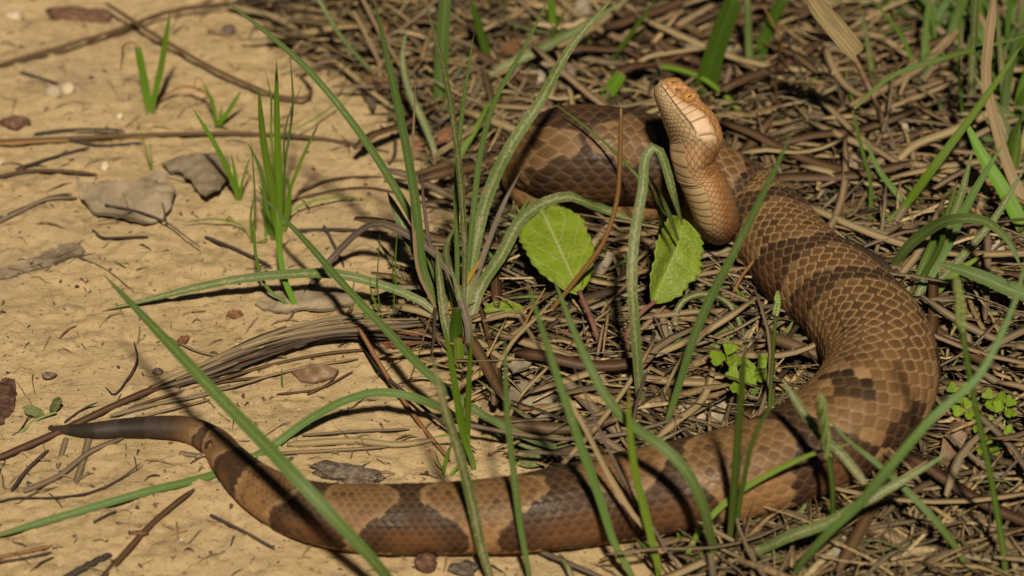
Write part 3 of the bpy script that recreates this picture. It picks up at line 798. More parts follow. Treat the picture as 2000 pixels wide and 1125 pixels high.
tuft('long soft blade sweeping from straw up past the snake loop', (1545, 1150), [([(1545, 1150, 0), (1613, 1045, 28), (1674, 988, 40), (1727, 925, 52), (1834, 803, 68), (1905, 742, 74), (1950, 665, 82), (1985, 580, 92), (2010, 480, 100)], 26, 'b', dict(n=32))], FB)
tuft('narrow green blade leaning back over the inner bend of snake', (1895, 1140), [([(1897, 1135, 0), (1869, 1073, 10), (1826, 1017, 18), (1760, 948, 26), (1700, 895, 32), (1656, 860, 35), (1612, 812, 38)], 20, 'b', dict(n=26)), ([(1690, 945, 33), (1641, 885, 38), (1595, 842, 41), (1570, 807, 44), (1528, 740, 50)], 26, 'd', dict(root=False, kind='arch'))], FB)
def spike(label, pts, w, h0, bulb, k=.17):
    t = thing('seed_stalk', on(pts[0][0], pts[0][1]), label, 'seed stalk', 'plantain-like green seed stalks')
    blade(t, pts, w, 'g', k=k, name='stem', kind='straw', fold=0, thick=.5)
    P = crom([tuple(p) for p in strip_pts(pts, k)], 60)
    n0 = int(60 * h0); vs, fs = [], []
    r = mm(bulb, Vector(P[-1])) * .5
    bm = bmesh.new(); bmesh.ops.create_icosphere(bm, subdivisions=1, radius=1); bv = [v.co.copy() for v in bm.verts]; bf = [[v.index for v in f.verts] for f in bm.faces]; bm.free()
    for i in range(n0, 60):
        for j in range(3):
            a = i * 2.4 + j * 2.1; f = min(1, (60 - i) / 6 + .35)
            c = np.array(P[i]) + np.array([math.cos(a), math.sin(a) * .7, math.sin(a) * .7]) * r * .55 * f
            b0 = len(vs); vs += [c + np.array(v) * np.array([.5, .5, .8]) * r * f for v in bv]; fs += [[b0 + q for q in g] for g in bf]
    mesh_obj('spikelet_head', vs, fs, M['spike'], t)
spike('thin seed stalk with short yellow-green head by the inner loop', [(1500, 860), (1505, 760), (1512, 660), (1519, 572)], 9, .86, 15)
spike('tall seed stalk with long knobbly head at the outer loop', [(1962, 1150), (1940, 960), (1905, 790), (1885, 680), (1868, 540)], 15, .84, 22)
spike('knobbly seed stalk standing right before the snake bend', [(1622, 1048), (1625, 940), (1614, 870), (1602, 775)], 14, .58, 24, .23)
# ------------------------------------------------------------------ blades near head and coil
tuft('straight green blade slanting across the snake below its head', (1295, 862), [([(1296, 865), (1330, 740), (1370, 620), (1430, 500), (1480, 400), (1555, 242)], 24, 'b', dict(k=.19))])
tuft('pale folded blade bent sharply over at its top beside coil', (1252, 810), [([(1252, 812, 0), (1249, 760, 12), (1240, 640, 34), (1234, 548, 48), (1238, 470, 58), (1255, 370, 68), (1270, 292, 76), (1280, 284, 77), (1292, 305, 74), (1312, 370, 64), (1333, 440, 48)], 29, 'd', dict(n=36, kind='arch')),
     ([(1285, 470, 22), (1290, 420, 38), (1262, 350, 50)], 14, 'g', dict(root=False)), ([(1325, 470, 30), (1298, 400, 46), (1262, 335, 58)], 13, 'b', dict(root=False))])
tuft('thin green blade lying against coil behind dry stem', (1298, 412), [([(1300, 420, 18), (1250, 350, 38), (1180, 278, 44), (1075, 196, 48)], 8, 'g', dict(k=.19, root=False))])
single('dry_stem', 'thin bent brown stem standing in front of the coil', 'dry stem', [(1060, 625, 1), (1130, 540, 22), (1180, 470, 38), (1203, 400, 52), (1211, 300, 72), (1213, 212, 88)], 11, 'o', fold=0, thick=.5)
tuft('broad green blade stubs and runners behind the coil', (1180, 215), [([(1160, 225), (1190, 180), (1215, 142)], 30, 'f', dict(kind='stub')), ([(1255, 255), (1235, 220), (1215, 195)], 12, 'g'), ([(1180, 150), (1230, 70), (1285, -8)], 14, 'k'), ([(1190, 140), (1215, 100), (1230, 60)], 10, 's'), ([(1085, 95), (1080, 50), (1076, -8)], 18, 'f', dict(kind='stub')), ([(1100, 130), (1080, 75), (1110, 10)], 12, 'k'), ([(1155, 150), (1150, 100), (1152, 60)], 8, 'l')])
tuft('broad dark green blade standing right behind the snake head', (1372, 208), [([(1371, 208), (1400, 90), (1436, -8)], 44, 'k', dict(kind='stub')), ([(1385, 205), (1405, 140), (1412, 100)], 12, 'k')])
tuft('dull narrow blade standing upright behind head', (1464, 155), [([(1464, 155), (1462, 80), (1459, -8)], 17, 'd', dict(kind='stub'))])
tuft('tapering green blade behind head pointing down into straw', (1478, 135), [([(1478, 135), (1497, 65), (1532, -8)], 26, 'k', dict(kind='stub'))])
tuft('dusty narrow blade standing beside the withered stalk', (1706, 185), [([(1706, 185), (1697, 100), (1680, 10)], 18, 'd'), ([(1655, 100), (1648, 60), (1640, 20)], 12, 'd')])
tuft('jointed green runner with side blade, in dead grass behind the loop', (1698, 432), [([(1698, 432), (1700, 360), (1680, 280), (1665, 215)], 9, 'g', dict(kind='straw')), ([(1668, 212, 42), (1740, 150, 48), (1840, 115, 50), (1930, 90, 50), (2010, 68, 48)], 15, 'g', dict(root=False)), ([(1790, 440), (1760, 390), (1715, 330), (1688, 268)], 18, 'b', dict(k=.15)), ([(1665, 200), (1655, 160), (1652, 130)], 7, 'l')])
tuft('long bright green blade slanting over the grass beyond loop', (1690, 475), [([(1690, 478), (1757, 415), (1815, 338), (1876, 256), (1933, 178), (1998, 85)], 24, 'f', dict(k=.15))])
tuft('broad bright green blade drooping at the grassy side', (2030, 500), [([(2035, 520), (2000, 450), (1960, 372), (1920, 308), (1882, 230)], 42, 'f', dict(k=.12))])
tuft('curved green blade arching back to ground beside snake loop', (1740, 545), [([(1738, 548, 0), (1762, 495, 14), (1805, 455, 25), (1869, 428, 34), (1922, 432, 38), (1968, 470, 36), (1997, 528, 30)], 32, 'b', dict(n=30)), ([(1738, 548, 0), (1780, 530, 8), (1820, 512, 14)], 9, 'f')])
tuft('short broad bluish leaf blade beside the spiked stalk', (2030, 600), [([(2040, 605, 10), (1960, 560, 16), (1900, 535, 20), (1828, 514, 24)], 42, 'b')])
tuft('crowded fan of striped green blades outside the snake loop', (1790, 605),
     [([(1782, 610), (1830, 500), (1880, 370), (1900, 290)], 26, 'd', dict(k=.15)), ([(1790, 606), (1850, 480), (1905, 370), (1960, 280)], 26, 'b', dict(k=.15)), ([(1775, 600), (1815, 490), (1850, 420), (1870, 350)], 22, 'g', dict(k=.15)), ([(1800, 600), (1880, 500), (1940, 430), (2000, 330)], 22, 'd', dict(k=.14)), ([(1785, 612), (1805, 540), (1840, 470), (1842, 400)], 18, 'k', dict(k=.16)), ([(1805, 610), (1860, 540), (1930, 490)], 18, 'l', dict(k=.14))])
tuft('pale dusty stems standing tall at the grassy corner', (1960, 350), [([(2010, 440), (1970, 330), (1945, 250), (1925, 150), (1930, 80), (1942, -8)], 24, 's', dict(k=.16, kind='straw')), ([(1893, 250), (1900, 100), (1906, -8)], 18, 'd', dict(kind='stub')), ([(1880, 260), (1872, 120), (1880, -8)], 10, 'g'), ([(1965, 170), (1968, 80), (1972, 20)], 5, 'g')])
# green grass thickening towards the back
rs = random.Random(5)
MARKS = [(1330, 220, 'behind the snake head'), (1150, 300, 'beside the snake coil'), (1090, 480, 'by the large seedling leaf'), (1310, 500, 'by the hairy seedling leaf'), (1440, 740, 'by the clover inside the loop'), (1050, 800, 'by the pale cracked dead leaf'),
         (1375, 820, 'by the pale flat dead leaf'), (1580, 660, 'along the inner side of loop'), (1680, 440, 'along the outer side of loop'), (1850, 520, 'under the curved arching blade'), (1900, 660, 'near the reddish stick'), (1930, 820, 'by the clover outside the bend'), (1860, 900, 'by the curled brown leaf'),
         (1760, 1040, 'by the broad tan straw'), (1950, 1060, 'by the widest flat straw'), (1600, 1050, 'under the dusty splashed blades'), (1400, 1090, 'at the foot of dark arched blade'), (1240, 1110, 'by the yellow-tipped blade'), (1740, 270, 'by the withered stalk foot'), (1800, 300, 'by the sharp-bent straw'),
         (1600, 40, 'behind the torn papery sheath'), (1800, 100, 'behind the pale bent straw'), (1610, 340, 'by the spoon-shaped leaf'), (1500, 230, 'by the yellow-green stalk end'), (1400, 110, 'on the broad tan dead leaf'), (1180, 170, 'by the green blade stubs'), (1000, 80, 'behind the crossing dusty blade'), (750, 80, 'at the litter edge behind sand'),
         (900, 450, 'under the big dusty tuft'), (780, 650, 'by the rusty red clod'), (950, 700, 'by the tuft foot inside loop'), (1240, 700, 'by the folded pale blade'), (1370, 620, 'by the curled dusty hoop'), (1960, 300, 'by the tall pale stems'), (1930, 130, 'in the grassy corner'), (1480, 100, 'by the dull upright blade'), (1850, 200, 'under the jointed runner'), (1100, 620, 'in shade of the seedling')]
MARKW = [(on(x, y), t) for x, y, t in MARKS]
def near_mark(x, y):
    return min(MARKW, key=lambda m: (m[0].x - x) ** 2 + (m[0].y - y) ** 2)[1]
WORDS = ['thin', 'dense', 'leaning', 'spreading', 'upright', 'ragged', 'dark', 'mixed', 'short', 'dusty', 'sparse', 'bent']
BG = [(1960, 120, 8), (1895, 60, 6), (1990, 230, 7), (1830, 40, 6), (1760, 20, 6), (1985, 20, 8), (1650, -20, 6), (1560, -30, 5), (1920, 190, 6), (1800, 130, 4), (1995, 330, 6), (1350, -20, 5), (1240, -15, 5), (1120, -20, 5), (1010, -15, 4), (1780, -60, 8), (1880, -70, 9), (1960, -80, 9), (2060, 60, 8), (2060, 200, 8), (2070, 380, 6), (1040, -90, 5), (1450, -90, 6), (690, -5, 4), (2050, 800, 4), (1930, 30, 9), (1850, -10, 8), (1975, 170, 8), (1700, -40, 6), (1880, 120, 6), (1820, 180, 5), (1990, 420, 5), (1950, 260, 6), (1905, -20, 9), (1975, 80, 9), (1770, 60, 5), (1610, 30, 4), (1510, -10, 5)]
for i, (bx, by, n_) in enumerate(BG):
    bl = []
    for j in range(n_):
        x0 = bx + rs.uniform(-35, 35); y0 = by + rs.uniform(-14, 14); h = rs.uniform(80, 230); ln = rs.uniform(-90, 90)
        bl.append(([(x0, y0), (x0 + ln * .25, y0 - h * .5), (x0 + ln, y0 - h)], rs.uniform(9, 34), rs.choice('ggdkkbkks'), dict(k=rs.uniform(.12, .2), n=12, fold=rs.uniform(.1, .4))))
    hgt = max(b[0][0][1] - b[0][2][1] for b in bl); p_ = on(bx, by)
    tuft('%s clump of %s green blades, %d in all, %s' % ('tall' if hgt > 205 else 'medium' if hgt > 160 else 'short', 'broad' if max(b[1] for b in bl) > 27 else 'narrow', len(bl), near_mark(p_.x, p_.y)), (bx, by), bl, 'green clumps in the dead grass')
# low shoots among straw
for i, (bx, by) in enumerate([(1700, 470), (1560, 210), (1625, 150), (1470, 620), (1660, 330), (1590, 260), (1850, 700), (1440, 700), (1180, 660), (1105, 640), (1270, 720), (1200, 560), (1330, 1060), (1480, 1030), (1580, 940), (1760, 1000), (1660, 1030), (1890, 980), (1000, 470), (1070, 380), (980, 560), (1750, 250), (1820, 420), (1890, 620), (1530, 690), (1460, 790), (1210, 800), (1050, 700)]):
    bl = []
    for j in range(3):
        a = rs.uniform(-70, 70); h = rs.uniform(25, 90)
        bl.append(([(bx + rs.uniform(-6, 6), by), (bx + a * .4, by - h * .6), (bx + a, by - h)], rs.uniform(5, 13), rs.choice('fgdgl'), dict(k=rs.uniform(.1, .2), n=10)))
    p_ = on(bx, by)
    tuft('small low grass shoot %s' % near_mark(p_.x, p_.y), (bx, by), bl, 'low shoots in the straw')

for i, (bx, by) in enumerate([(960, 760), (1010, 700), (1160, 780), (1290, 800), (1420, 620), (1100, 720), (1230, 890), (1340, 740), (980, 860), (1480, 700), (1030, 560), (1190, 480), (1560, 900), (1700, 1010), (1820, 1000), (1930, 1000), (1620, 520 - 60), (1760, 360), (1860, 330), (1540, 150), (1420, 60), (1290, 60), (980, 130), (840, 110), (700, 60)]):
    p_ = on(bx, by); a = rs.uniform(-120, 120); h = rs.uniform(60, 170)
    o = blade(None, [(bx, by), (bx + a * .35, by - h * .55), (bx + a, by - h)], rs.uniform(5, 10), rs.choice('ssppo'), k=rs.uniform(.1, .2), name='dry_stem', kind='straw', fold=.1, thick=.3, n=12)
    tag(o, 'thin dry stem poking up %s' % near_mark(p_.x, p_.y), 'dry stem', 'thin dry stems in the litter')
# ------------------------------------------------------------------ broad-leaved plants
def leafmesh(name, parent, base, tip, width, mat, label=None, shape='ovate', serr=.06, cup=.12, roll=0, nu=15, nv=34, droop=.1):
    B, Tp = on(*base[:2], base[2] / 1000), on(*tip[:2], tip[2] / 1000)
    ax = Tp - B; L = ax.length; ax.normalize()
    nr = VIEWN.copy()
    side = ax.cross(nr).normalized(); nm = side.cross(ax).normalized()
    q = Quaternion(ax, roll); side = q @ side; nm = q @ nm
    wm = mm(width, B) * .5
    vs, uv, fs = [], [], []
    for i in range(nv):
        v = i / (nv - 1)
        if shape == 'ovate': f = np.interp(v, [0, .06, .2, .45, .7, .88, .97, 1], [.04, .38, .72, 1, .98, .7, .32, .03])
        elif shape == 'heart': f = np.interp(v, [0, .1, .3, .6, .85, .97, 1], [.03, .3, .62, .95, 1, .72, .35])
        else: f = np.interp(v, [0, .3, .45, .7, .9, 1], [.12, .18, .5, 1, .75, .05])
        f = f * (1 + serr * math.sin(v * 2 * math.pi * 11 + 1.5 * math.sin(v * 9)) + serr * .8 * math.sin(v * 17 + L * 3000))
        for j in range(nu):
            u = j / (nu - 1) * 2 - 1
            vv = v
            if shape == 'heart' and v > .85: vv = v - .16 * (v - .85) / .15 * (1 - abs(u)) ** 2
            z = cup * abs(u) * f * wm * 2 * .5 - droop * L * (v - .4) ** 2 + .0006 * mnoise.noise(Vector((u * 4, v * 7, L * 900))) + .05 * L * mnoise.noise(Vector((u * 1.3 + L * 700, v * 2.4, 3)))
            for side_ in (1,):
                p = B + ax * (vv * L) + side * (u * f * wm) + nm * z
                vs.append(p); uv.append((u * .5 + .5, v))
    n0 = len(vs)
    vs += [p - nm * .0003 for p in vs[:n0]]; uv += uv[:n0]
    for i in range(nv - 1):
        for j in range(nu - 1):
            a = i * nu + j
            fs.append((a, a + 1, a + nu + 1, a + nu)); fs.append((n0 + a, n0 + a + nu, n0 + a + nu + 1, n0 + a + 1))
    rim = [i * nu for i in range(nv)] + [(nv - 1) * nu + j for j in range(1, nu)] + [i * nu + nu - 1 for i in range(nv - 2, -1, -1)] + list(range(nu - 2, 0, -1))
    for a, b in zip(rim, rim[1:] + rim[:1]): fs.append((a, b, n0 + b, n0 + a))
    o = mesh_obj(name, vs, fs, M[mat], parent, uv)
    if label: o['label'] = label
    return o
def tube(name, parent, pts, w0, w1, mat, n=16, sides=7, rough=0.0):
    P = crom([tuple(p) for p in pts], n); vs, fs = [], []
    Tn = np.gradient(P, axis=0)
    for i in range(n):
        t = Vector(Tn[i]).normalized(); a = t.cross(Vector((.31, .2, .93))).normalized(); b = t.cross(a)
        w = w0 + (w1 - w0) * i / (n - 1)
        for j in range(sides):
            g = 2 * math.pi * j / sides; ww = w * (1 + rough * mnoise.noise(Vector((i * .9, j * 1.7, w * 1e4 + P[0][0] * 500))))
            vs.append(Vector(P[i]) + (a * math.cos(g) + b * math.sin(g)) * ww)
    for i in range(n - 1):
        for j in range(sides):
            k = (j + 1) % sides; fs.append((i * sides + j, i * sides + k, i * sides + sides + k, i * sides + sides + j))
    fs += [tuple(range(sides))[::-1], tuple((n - 1) * sides + j for j in range(sides))]
    return mesh_obj(name, vs, fs, M[mat], parent)
sd = thing('broadleaf_seedling', on(1200, 715), 'broad-leaved seedling with toothed lime green leaves on purple stalks', 'seedling')
leafmesh('leaf', sd, (1132, 570, 16), (1052, 398, 24), 134, 'leaf', 'smooth lime green oval leaf with pale veins', serr=.03, nv=60)
leafmesh('leaf', sd, (1278, 592, 16), (1343, 424, 28), 112, 'hairyleaf', 'lime green toothed leaf covered in fine white hairs', serr=.055, roll=.45, cup=.5, nv=60, droop=.25)
leafmesh('leaf', sd, (1030, 606, 5), (946, 604, 9), 34, 'leaf', serr=.05)
leafmesh('leaf', sd, (1340, 700, 3), (1440, 612, 9), 66, 'dullleaf', 'dull brownish green leaf under a straw curl', serr=.06, roll=-.4)
tube('petiole', sd, [on(1192, 718, -.002), on(1175, 680, .006), on(1155, 625, .012), on(1131, 568, .016)], .0011, .0007, 'petiole')
tube('petiole', sd, [on(1204, 718, -.002), on(1215, 680, .006), on(1242, 622, .012), on(1280, 588, .016)], .0011, .0007, 'petiole')
tube('petiole', sd, [on(1190, 716, -.002), on(1120, 660, .004), on(1060, 620, .005), on(1028, 606, .005)], .0008, .0006, 'petiole')
tube('petiole', sd, [on(1206, 718, -.002), on(1270, 712, .003), on(1345, 697, .003)], .0009, .0006, 'petiole')
def clover(label, base, leaves, group=None, r=26):
    c = thing('clover', on(*base), label, 'clover', group)
    for (lx, ly, z, mat, rot) in leaves:
        tube('stalk', c, [on(base[0], base[1], -.001), on((base[0] + lx) / 2 + 4, (base[1] + ly) / 2 + 4, z * .0006), on(lx, ly, z * .001)], .0004, .0003, 'petiole' if mat == 'orangeleaf' else 'spike', 8, 5)
        for k in range(3):
            a = rot + k * 2 * math.pi / 3
            leafmesh('leaflet', c, (lx + 2 * math.cos(a), ly - 2 * math.sin(a), z), (lx + r * math.cos(a), ly - r * .8 * math.sin(a), z + 1), r * .95, mat, shape='heart', serr=0, nu=9, nv=12, cup=.25, droop=.05)
    return c
CL = 'clover at the outside of the bend'
clover('bright green clover beside the snake bend below the long blade', (1900, 860), [(1872, 765, 12, 'clover', .4), (1885, 800, 10, 'clover', 1.2), (1918, 828, 8, 'clover', .1)], CL)
clover('bright green clover with loose spread leaflets next to curled dead leaf', (1945, 880), [(1940, 780, 12, 'clover', .2), (1965, 795, 11, 'clover', 1.0), (1958, 850, 7, 'clover', .6), (1930, 872, 5, 'clover', 1.6)], CL)
clover('reddish orange clover withering on the straw', (1992, 925), [(1985, 888, 5, 'orangeleaf', .5), (1998, 905, 4, 'orangeleaf', 1.4)], CL)
clover('small bright green clover inside the snake loop', (1452, 790), [(1445, 742, 12, 'clover', .3), (1420, 695, 12, 'clover', 1.3), (1480, 720, 9, 'clover', .9)], None, 34)
for i, (bx, by, tx, ty, w, m_, lb) in enumerate([(1606, 378, 1612, 316, 32, 'dullleaf', 'small grey-green spoon-shaped leaf in straw behind the snake'), (1112, 872, 1102, 828, 46, 'leaf', 'small pale green oval leaf behind snake'), (1012, 905, 1068, 888, 34, 'dullleaf', 'small dusty grey-green leaf by the shoots behind snake'),
        (1350, 755, 1410, 735, 30, 'dullleaf', 'dusty rounded leaf beside orange stick inside the loop'), (975, 425, 968, 445, 30, 'leaf', 'tiny green leaf in shade left of seedling'), (1640, 455, 1690, 450, 30, 'dullleaf', 'tiny dull leaf at the outer edge of snake loop')]):
    rp = thing('rosette_leaf', on(bx, by), lb, 'leaf')
    leafmesh('leaf', rp, (bx, by, 1.5), (tx, ty, 5), w, m_, shape='ovate' if i else 'spoon', serr=.02, nv=20, nu=9)
    tube('petiole', rp, [on(bx + 2, by + 6, -.001), on(bx, by, .0016)], .0006, .0005, 'spike', 5, 5)

# ------------------------------------------------------------------ dead leaves, bark, clods, pebbles
def deadleaf(label, poly, mat, z=1.2, curl=2.0, vein=None, cuts=3, seed=1):
    pts = [on(x, y, 0) for x, y in poly]
    c = sum(pts, Vector()) / len(pts)
    t = thing('dead_leaf', c, label, 'dead leaf')
    bm = bmesh.new(); f = bm.faces.new([bm.verts.new((p.x, p.y, 0)) for p in pts]); bmesh.ops.triangulate(bm, faces=[f])
    for _ in range(cuts): bmesh.ops.subdivide_edges(bm, edges=bm.edges[:], cuts=1, use_grid_fill=True, smooth=0)
    for v in bm.verts:
        x, y = v.co.x, v.co.y
        d = mnoise.noise(Vector((x * 45, y * 45, seed * 3.3))) * curl / 1000 + mnoise.noise(Vector((x * 220, y * 220, seed))) * .0004
        e = .0007 * mnoise.noise(Vector((x * 300, y * 300, seed + 9)))
        v.co.x += e; v.co.y += e * .7
        v.co.z = float(gz(x, y)) + z / 1000 + abs(d)
    vs = [v.co.copy() for v in bm.verts]; fs = [[v.index for v in g.verts] for g in bm.faces]
    bm.verts.index_update(); vs = [v.co.copy() for v in bm.verts]; fs = [[v.index for v in g.verts] for g in bm.faces]
    bd = [(e.verts[0].index, e.verts[1].index) for e in bm.edges if e.is_boundary]
    n0 = len(vs); vs += [v - Vector((0, 0, .0004)) for v in vs]
    fs += [[n0 + i for i in g[::-1]] for g in fs[:]] + [[a, b, n0 + b, n0 + a] for a, b in bd]
    bm.free()
    o = mesh_obj('leaf_surface', vs, fs, M[mat], t)
    for pv in (vein or []):
        tube('vein', t, [on(x, y, (z + curl * .3) / 1000) for x, y in pv[0]], pv[1] * .65, pv[1] * .35, 'vein', 12, 5)
    return t
deadleaf('large grey lobed dead leaf with dark stalk lying on sand', [(150, 357), (165, 385), (192, 378), (215, 368), (262, 372), (285, 352), (303, 346), (327, 352), (340, 372), (346, 392), (338, 415), (325, 436), (285, 447), (240, 441), (195, 430), (165, 410), (153, 385)], 'deadleaf', 1.8, 6.0,
         [([(205, 400), (260, 410), (325, 434), (360, 460), (390, 482)], .0007), ([(325, 434), (318, 400), (305, 352)], .0005), ([(262, 410), (232, 425), (190, 432)], .0004), ([(250, 408), (246, 390), (240, 376)], .0003)], 3, 2)
deadleaf('grey crumpled dead leaf behind the three-leaved sprout', [(318, 328), (345, 322), (388, 326), (430, 315), (452, 335), (448, 368), (432, 392), (402, 404), (386, 388), (372, 368), (350, 352), (332, 348)], 'deadleaf', 1.8, 7.0, [([(330, 338), (390, 352), (440, 345)], .0004)], 3, 5)
deadleaf('flat narrow grey dead leaf pressed into sand', [(-20, 550), (60, 532), (120, 512), (152, 502), (166, 486), (150, 471), (128, 477), (90, 490), (48, 515), (-20, 534)], 'deadleaf', .3, .8, [([(-20, 543), (60, 522), (150, 486)], .0004), ([(150, 500), (200, 522), (262, 570)], .0004)], 3, 8)
deadleaf('bleached brown-edged leaf scrap on sand', [(566, 728), (590, 718), (640, 720), (662, 728), (655, 742), (620, 752), (585, 748)], 'brownleaf', .6, 2.0, None, 3, 3)
deadleaf('brown dead leaf shaded under the reclining dusty blade', [(498, 600), (520, 578), (560, 572), (640, 572), (700, 585), (690, 605), (640, 615), (590, 612), (540, 614)], 'deadleaf', .6, 2.5, None, 3, 14)
deadleaf('pale cracked dead leaf inside the snake loop by crossing straws', [(995, 775), (1030, 750), (1090, 745), (1100, 775), (1080, 800), (1070, 835), (1040, 845), (1015, 820), (990, 805)], 'paleleaf', 2.5, 3, [([(1000, 800), (1040, 790), (1090, 760)], .0004)], 3, 4)
deadleaf('pale flat dead leaf beside snake inside the loop', [(1322, 800), (1345, 785), (1400, 788), (1426, 805), (1420, 838), (1385, 852), (1340, 850), (1325, 830)], 'paleleaf', 2.5, 2, None, 3, 6)
deadleaf('curled brown dead leaf outside the bend by clover', [(1825, 935), (1838, 890), (1862, 862), (1892, 850), (1890, 880), (1868, 915), (1848, 945)], 'brownleaf', 5, 7, None, 3, 7)
deadleaf('dark triangular leaf scrap on sand left of tuft', [(703, 184), (720, 198), (745, 197), (735, 212), (730, 232), (718, 208)], 'vein', 1, 3, None, 2, 9)
deadleaf('pale dead leaf end behind the central straw', [(1090, 890), (1130, 905), (1150, 930), (1120, 925), (1085, 910)], 'paleleaf', 1, 2, None, 2, 10)
deadleaf('small rusty dead leaf on sand beside leaning blade', [(345, 668), (352, 660), (368, 658), (372, 664), (360, 676), (346, 680)], 'rust', .5, 1.2, None, 2, 11)
deadleaf('small curled rusty flake on the open sand', [(440, 622), (448, 610), (470, 610), (478, 616), (455, 624)], 'rust', .5, 1.2, None, 2, 12)
deadleaf('broad tan dead leaf lying behind the head', [(1285, 125), (1310, 105), (1390, 95), (1455, 112), (1452, 132), (1400, 130), (1320, 140)], 'paleleaf', 4, 3, None, 3, 13)
rf = random.Random(77)
for i in range(34):
    for _ in range(200):
        bx, by = rf.uniform(560, 1990), rf.uniform(10, 1110); p_ = on(bx, by)
        if float(litter_amount(p_.x, p_.y)) > .7 and np.min(np.hypot(fine[::10, 0] - p_.x, fine[::10, 1] - p_.y) - fine[::10, 3]) > .006: break
    a0 = rf.uniform(0, 3.1); la, lb_ = rf.uniform(22, 55), rf.uniform(9, 20)
    poly = []
    for k in range(9):
        g = k / 9 * 2 * math.pi; q = rf.uniform(.7, 1.15); x, y = la * math.cos(g) * q, lb_ * math.sin(g) * q
        poly.append((bx + x * math.cos(a0) - y * math.sin(a0), by - (x * math.sin(a0) + y * math.cos(a0)) * .75))
    m_ = rf.choice(['paleleaf', 'brownleaf', 'deadleaf', 'rust', 'paleleaf'])
    d_ = deadleaf('%s %s torn leaf fragment %s' % ('large' if la > 38 else 'small', {'paleleaf': 'pale', 'brownleaf': 'brown', 'deadleaf': 'grey', 'rust': 'rusty'}[m_], near_mark(p_.x, p_.y)), poly, m_, rf.uniform(5.5, 8.5), 5, None, 2, 30 + i)
    d_['group'] = 'torn leaf fragments in the litter'
wl_ = thing('wilted_sprout', on(75, 835), 'wilted yellow-green sprout scrap near the tail tip', 'sprout')
leafmesh('leaf', wl_, (88, 812, 1), (45, 795, 4), 22, 'dullleaf', nv=12, nu=7); leafmesh('leaf', wl_, (100, 808, 1), (116, 776, 6), 22, 'dullleaf', nv=12, nu=7, roll=.8)
tube('stem', wl_, [on(40, 845, 0), on(75, 818, .001), on(110, 805, .002)], .0006, .0004, 'spike', 8, 5)

def lump(name, label, cat, px, py, w, h, d, mat, seed, rough=.3, sub=3, sink=.3, ang=0, group=None):
    c = on(px, py, 0); a, b, e = mm(w, c) / 2, mm(h, c) / 2, mm(d, c) / 2
    bm = bmesh.new(); bmesh.ops.create_icosphere(bm, subdivisions=sub, radius=1)
    vs = []
    for v in bm.verts:
        k = 1 + rough * mnoise.noise(v.co * 1.6 + Vector((seed * 7.1, 0, 0))) + rough * .5 * mnoise.noise(v.co * 5 + Vector((0, seed * 3.7, 0)))
        x, y = v.co.x * a * k, v.co.y * b * k
        vs.append((c.x + x * math.cos(ang) - y * math.sin(ang), c.y + x * math.sin(ang) + y * math.cos(ang), c.z + v.co.z * e * k + e * (1 - sink * 2)))
    fs = [[v.index for v in f.verts] for f in bm.faces]; bm.free()
    return tag(mesh_obj(name, vs, fs, M[mat], None, smooth=True), label, cat, group)
lump('pebble', 'larger cream pebble touching another one on sand', 'pebble', 104, 184, 30, 38, 24, 'pebble', 1, .2)
lump('pebble', 'rounder cream pebble touching a larger flat one', 'pebble', 133, 178, 28, 34, 24, 'pebble', 2, .15)
lump('pebble', 'flat cream pebble by the dark bark strip', 'pebble', 27, 32, 34, 34, 16, 'pebble', 3)
lump('pebble', 'small white pebble right of the two-leaved sprout', 'pebble', 234, 229, 14, 18, 12, 'pebble', 4, .3, 2)
lump('pebble', 'small angular pale pebble above grey lobed leaf', 'pebble', 205, 327, 20, 26, 16, 'pebble', 5, .4, 2)
lump('pebble', 'cream pebble below the horizontal pine needles', 'pebble', 2, 318, 20, 26, 14, 'pebble', 6, .3, 2)
lump('pebble', 'whitish flat pebble against the upper side of tail', 'pebble', 258, 816, 34, 18, 10, 'pebble', 7, .3, 2)
lump('bark_piece', 'dark brown bark strip with pale knobbly edge on sand', 'bark', 155, 32, 125, 44, 18, 'bark', 3, .4, 4, .3, -.05)
lump('bark_piece', 'brown bark bit below the cream pebbles', 'bark', 28, 243, 62, 32, 20, 'bark', 5, .45, 3)
lump('bark_piece', 'reddish bark chunk near the tail tip', 'bark', 6, 790, 46, 150, 22, 'bark', 6, .35, 4)
lump('earth_clod', 'rusty red earth clod under the long leaning blade', 'clod', 785, 662, 125, 62, 26, 'rust', 7, .4, 4)
lump('earth_clod', 'rusty brown clod behind the central tuft on sand', 'clod', 745, 168, 95, 44, 22, 'rust', 8, .4, 4, .3, -.3)
lump('earth_clod', 'rusty brown clod at the foot of curved dusty blade', 'clod', 850, 290, 85, 40, 20, 'rust', 9, .4, 4)
lump('earth_clod', 'rusty lump under the yellowing stalk behind head', 'clod', 1492, 245, 60, 40, 24, 'rust', 12, .4, 3)
lump('bark_piece', 'grey-brown knobbly twig chunk lying against the snake', 'bark', 680, 928, 135, 46, 26, 'greybark', 10, .45, 4, .3, -.22)
lump('bark_piece', 'small round brown stub lying before the snake', 'bark', 832, 1104, 44, 44, 34, 'bark', 11, .3, 3)
lump('bark_piece', 'brown flake on sand beside the thin curled twig', 'bark', 95, 735, 28, 20, 10, 'greybark', 13, .5, 2)
lump('bark_piece', 'small dark crumb by the sand fork twig', 'bark', 308, 728, 22, 18, 14, 'greybark', 14, .5, 2)
lump('acorn_cap', 'round dark seed husk lying in shade at the litter edge', 'seed husk', 446, 65, 28, 32, 26, 'greybark', 15, .25, 3)
lump('bark_piece', 'small orange-brown flake beside the slanting front twig', 'bark', 272, 1042, 38, 12, 6, 'rust', 16, .3, 2)
lump('bark_piece', 'dark blunt bark scrap in front of the snake', 'bark', 905, 1112, 60, 40, 14, 'greybark', 17, .5, 2)

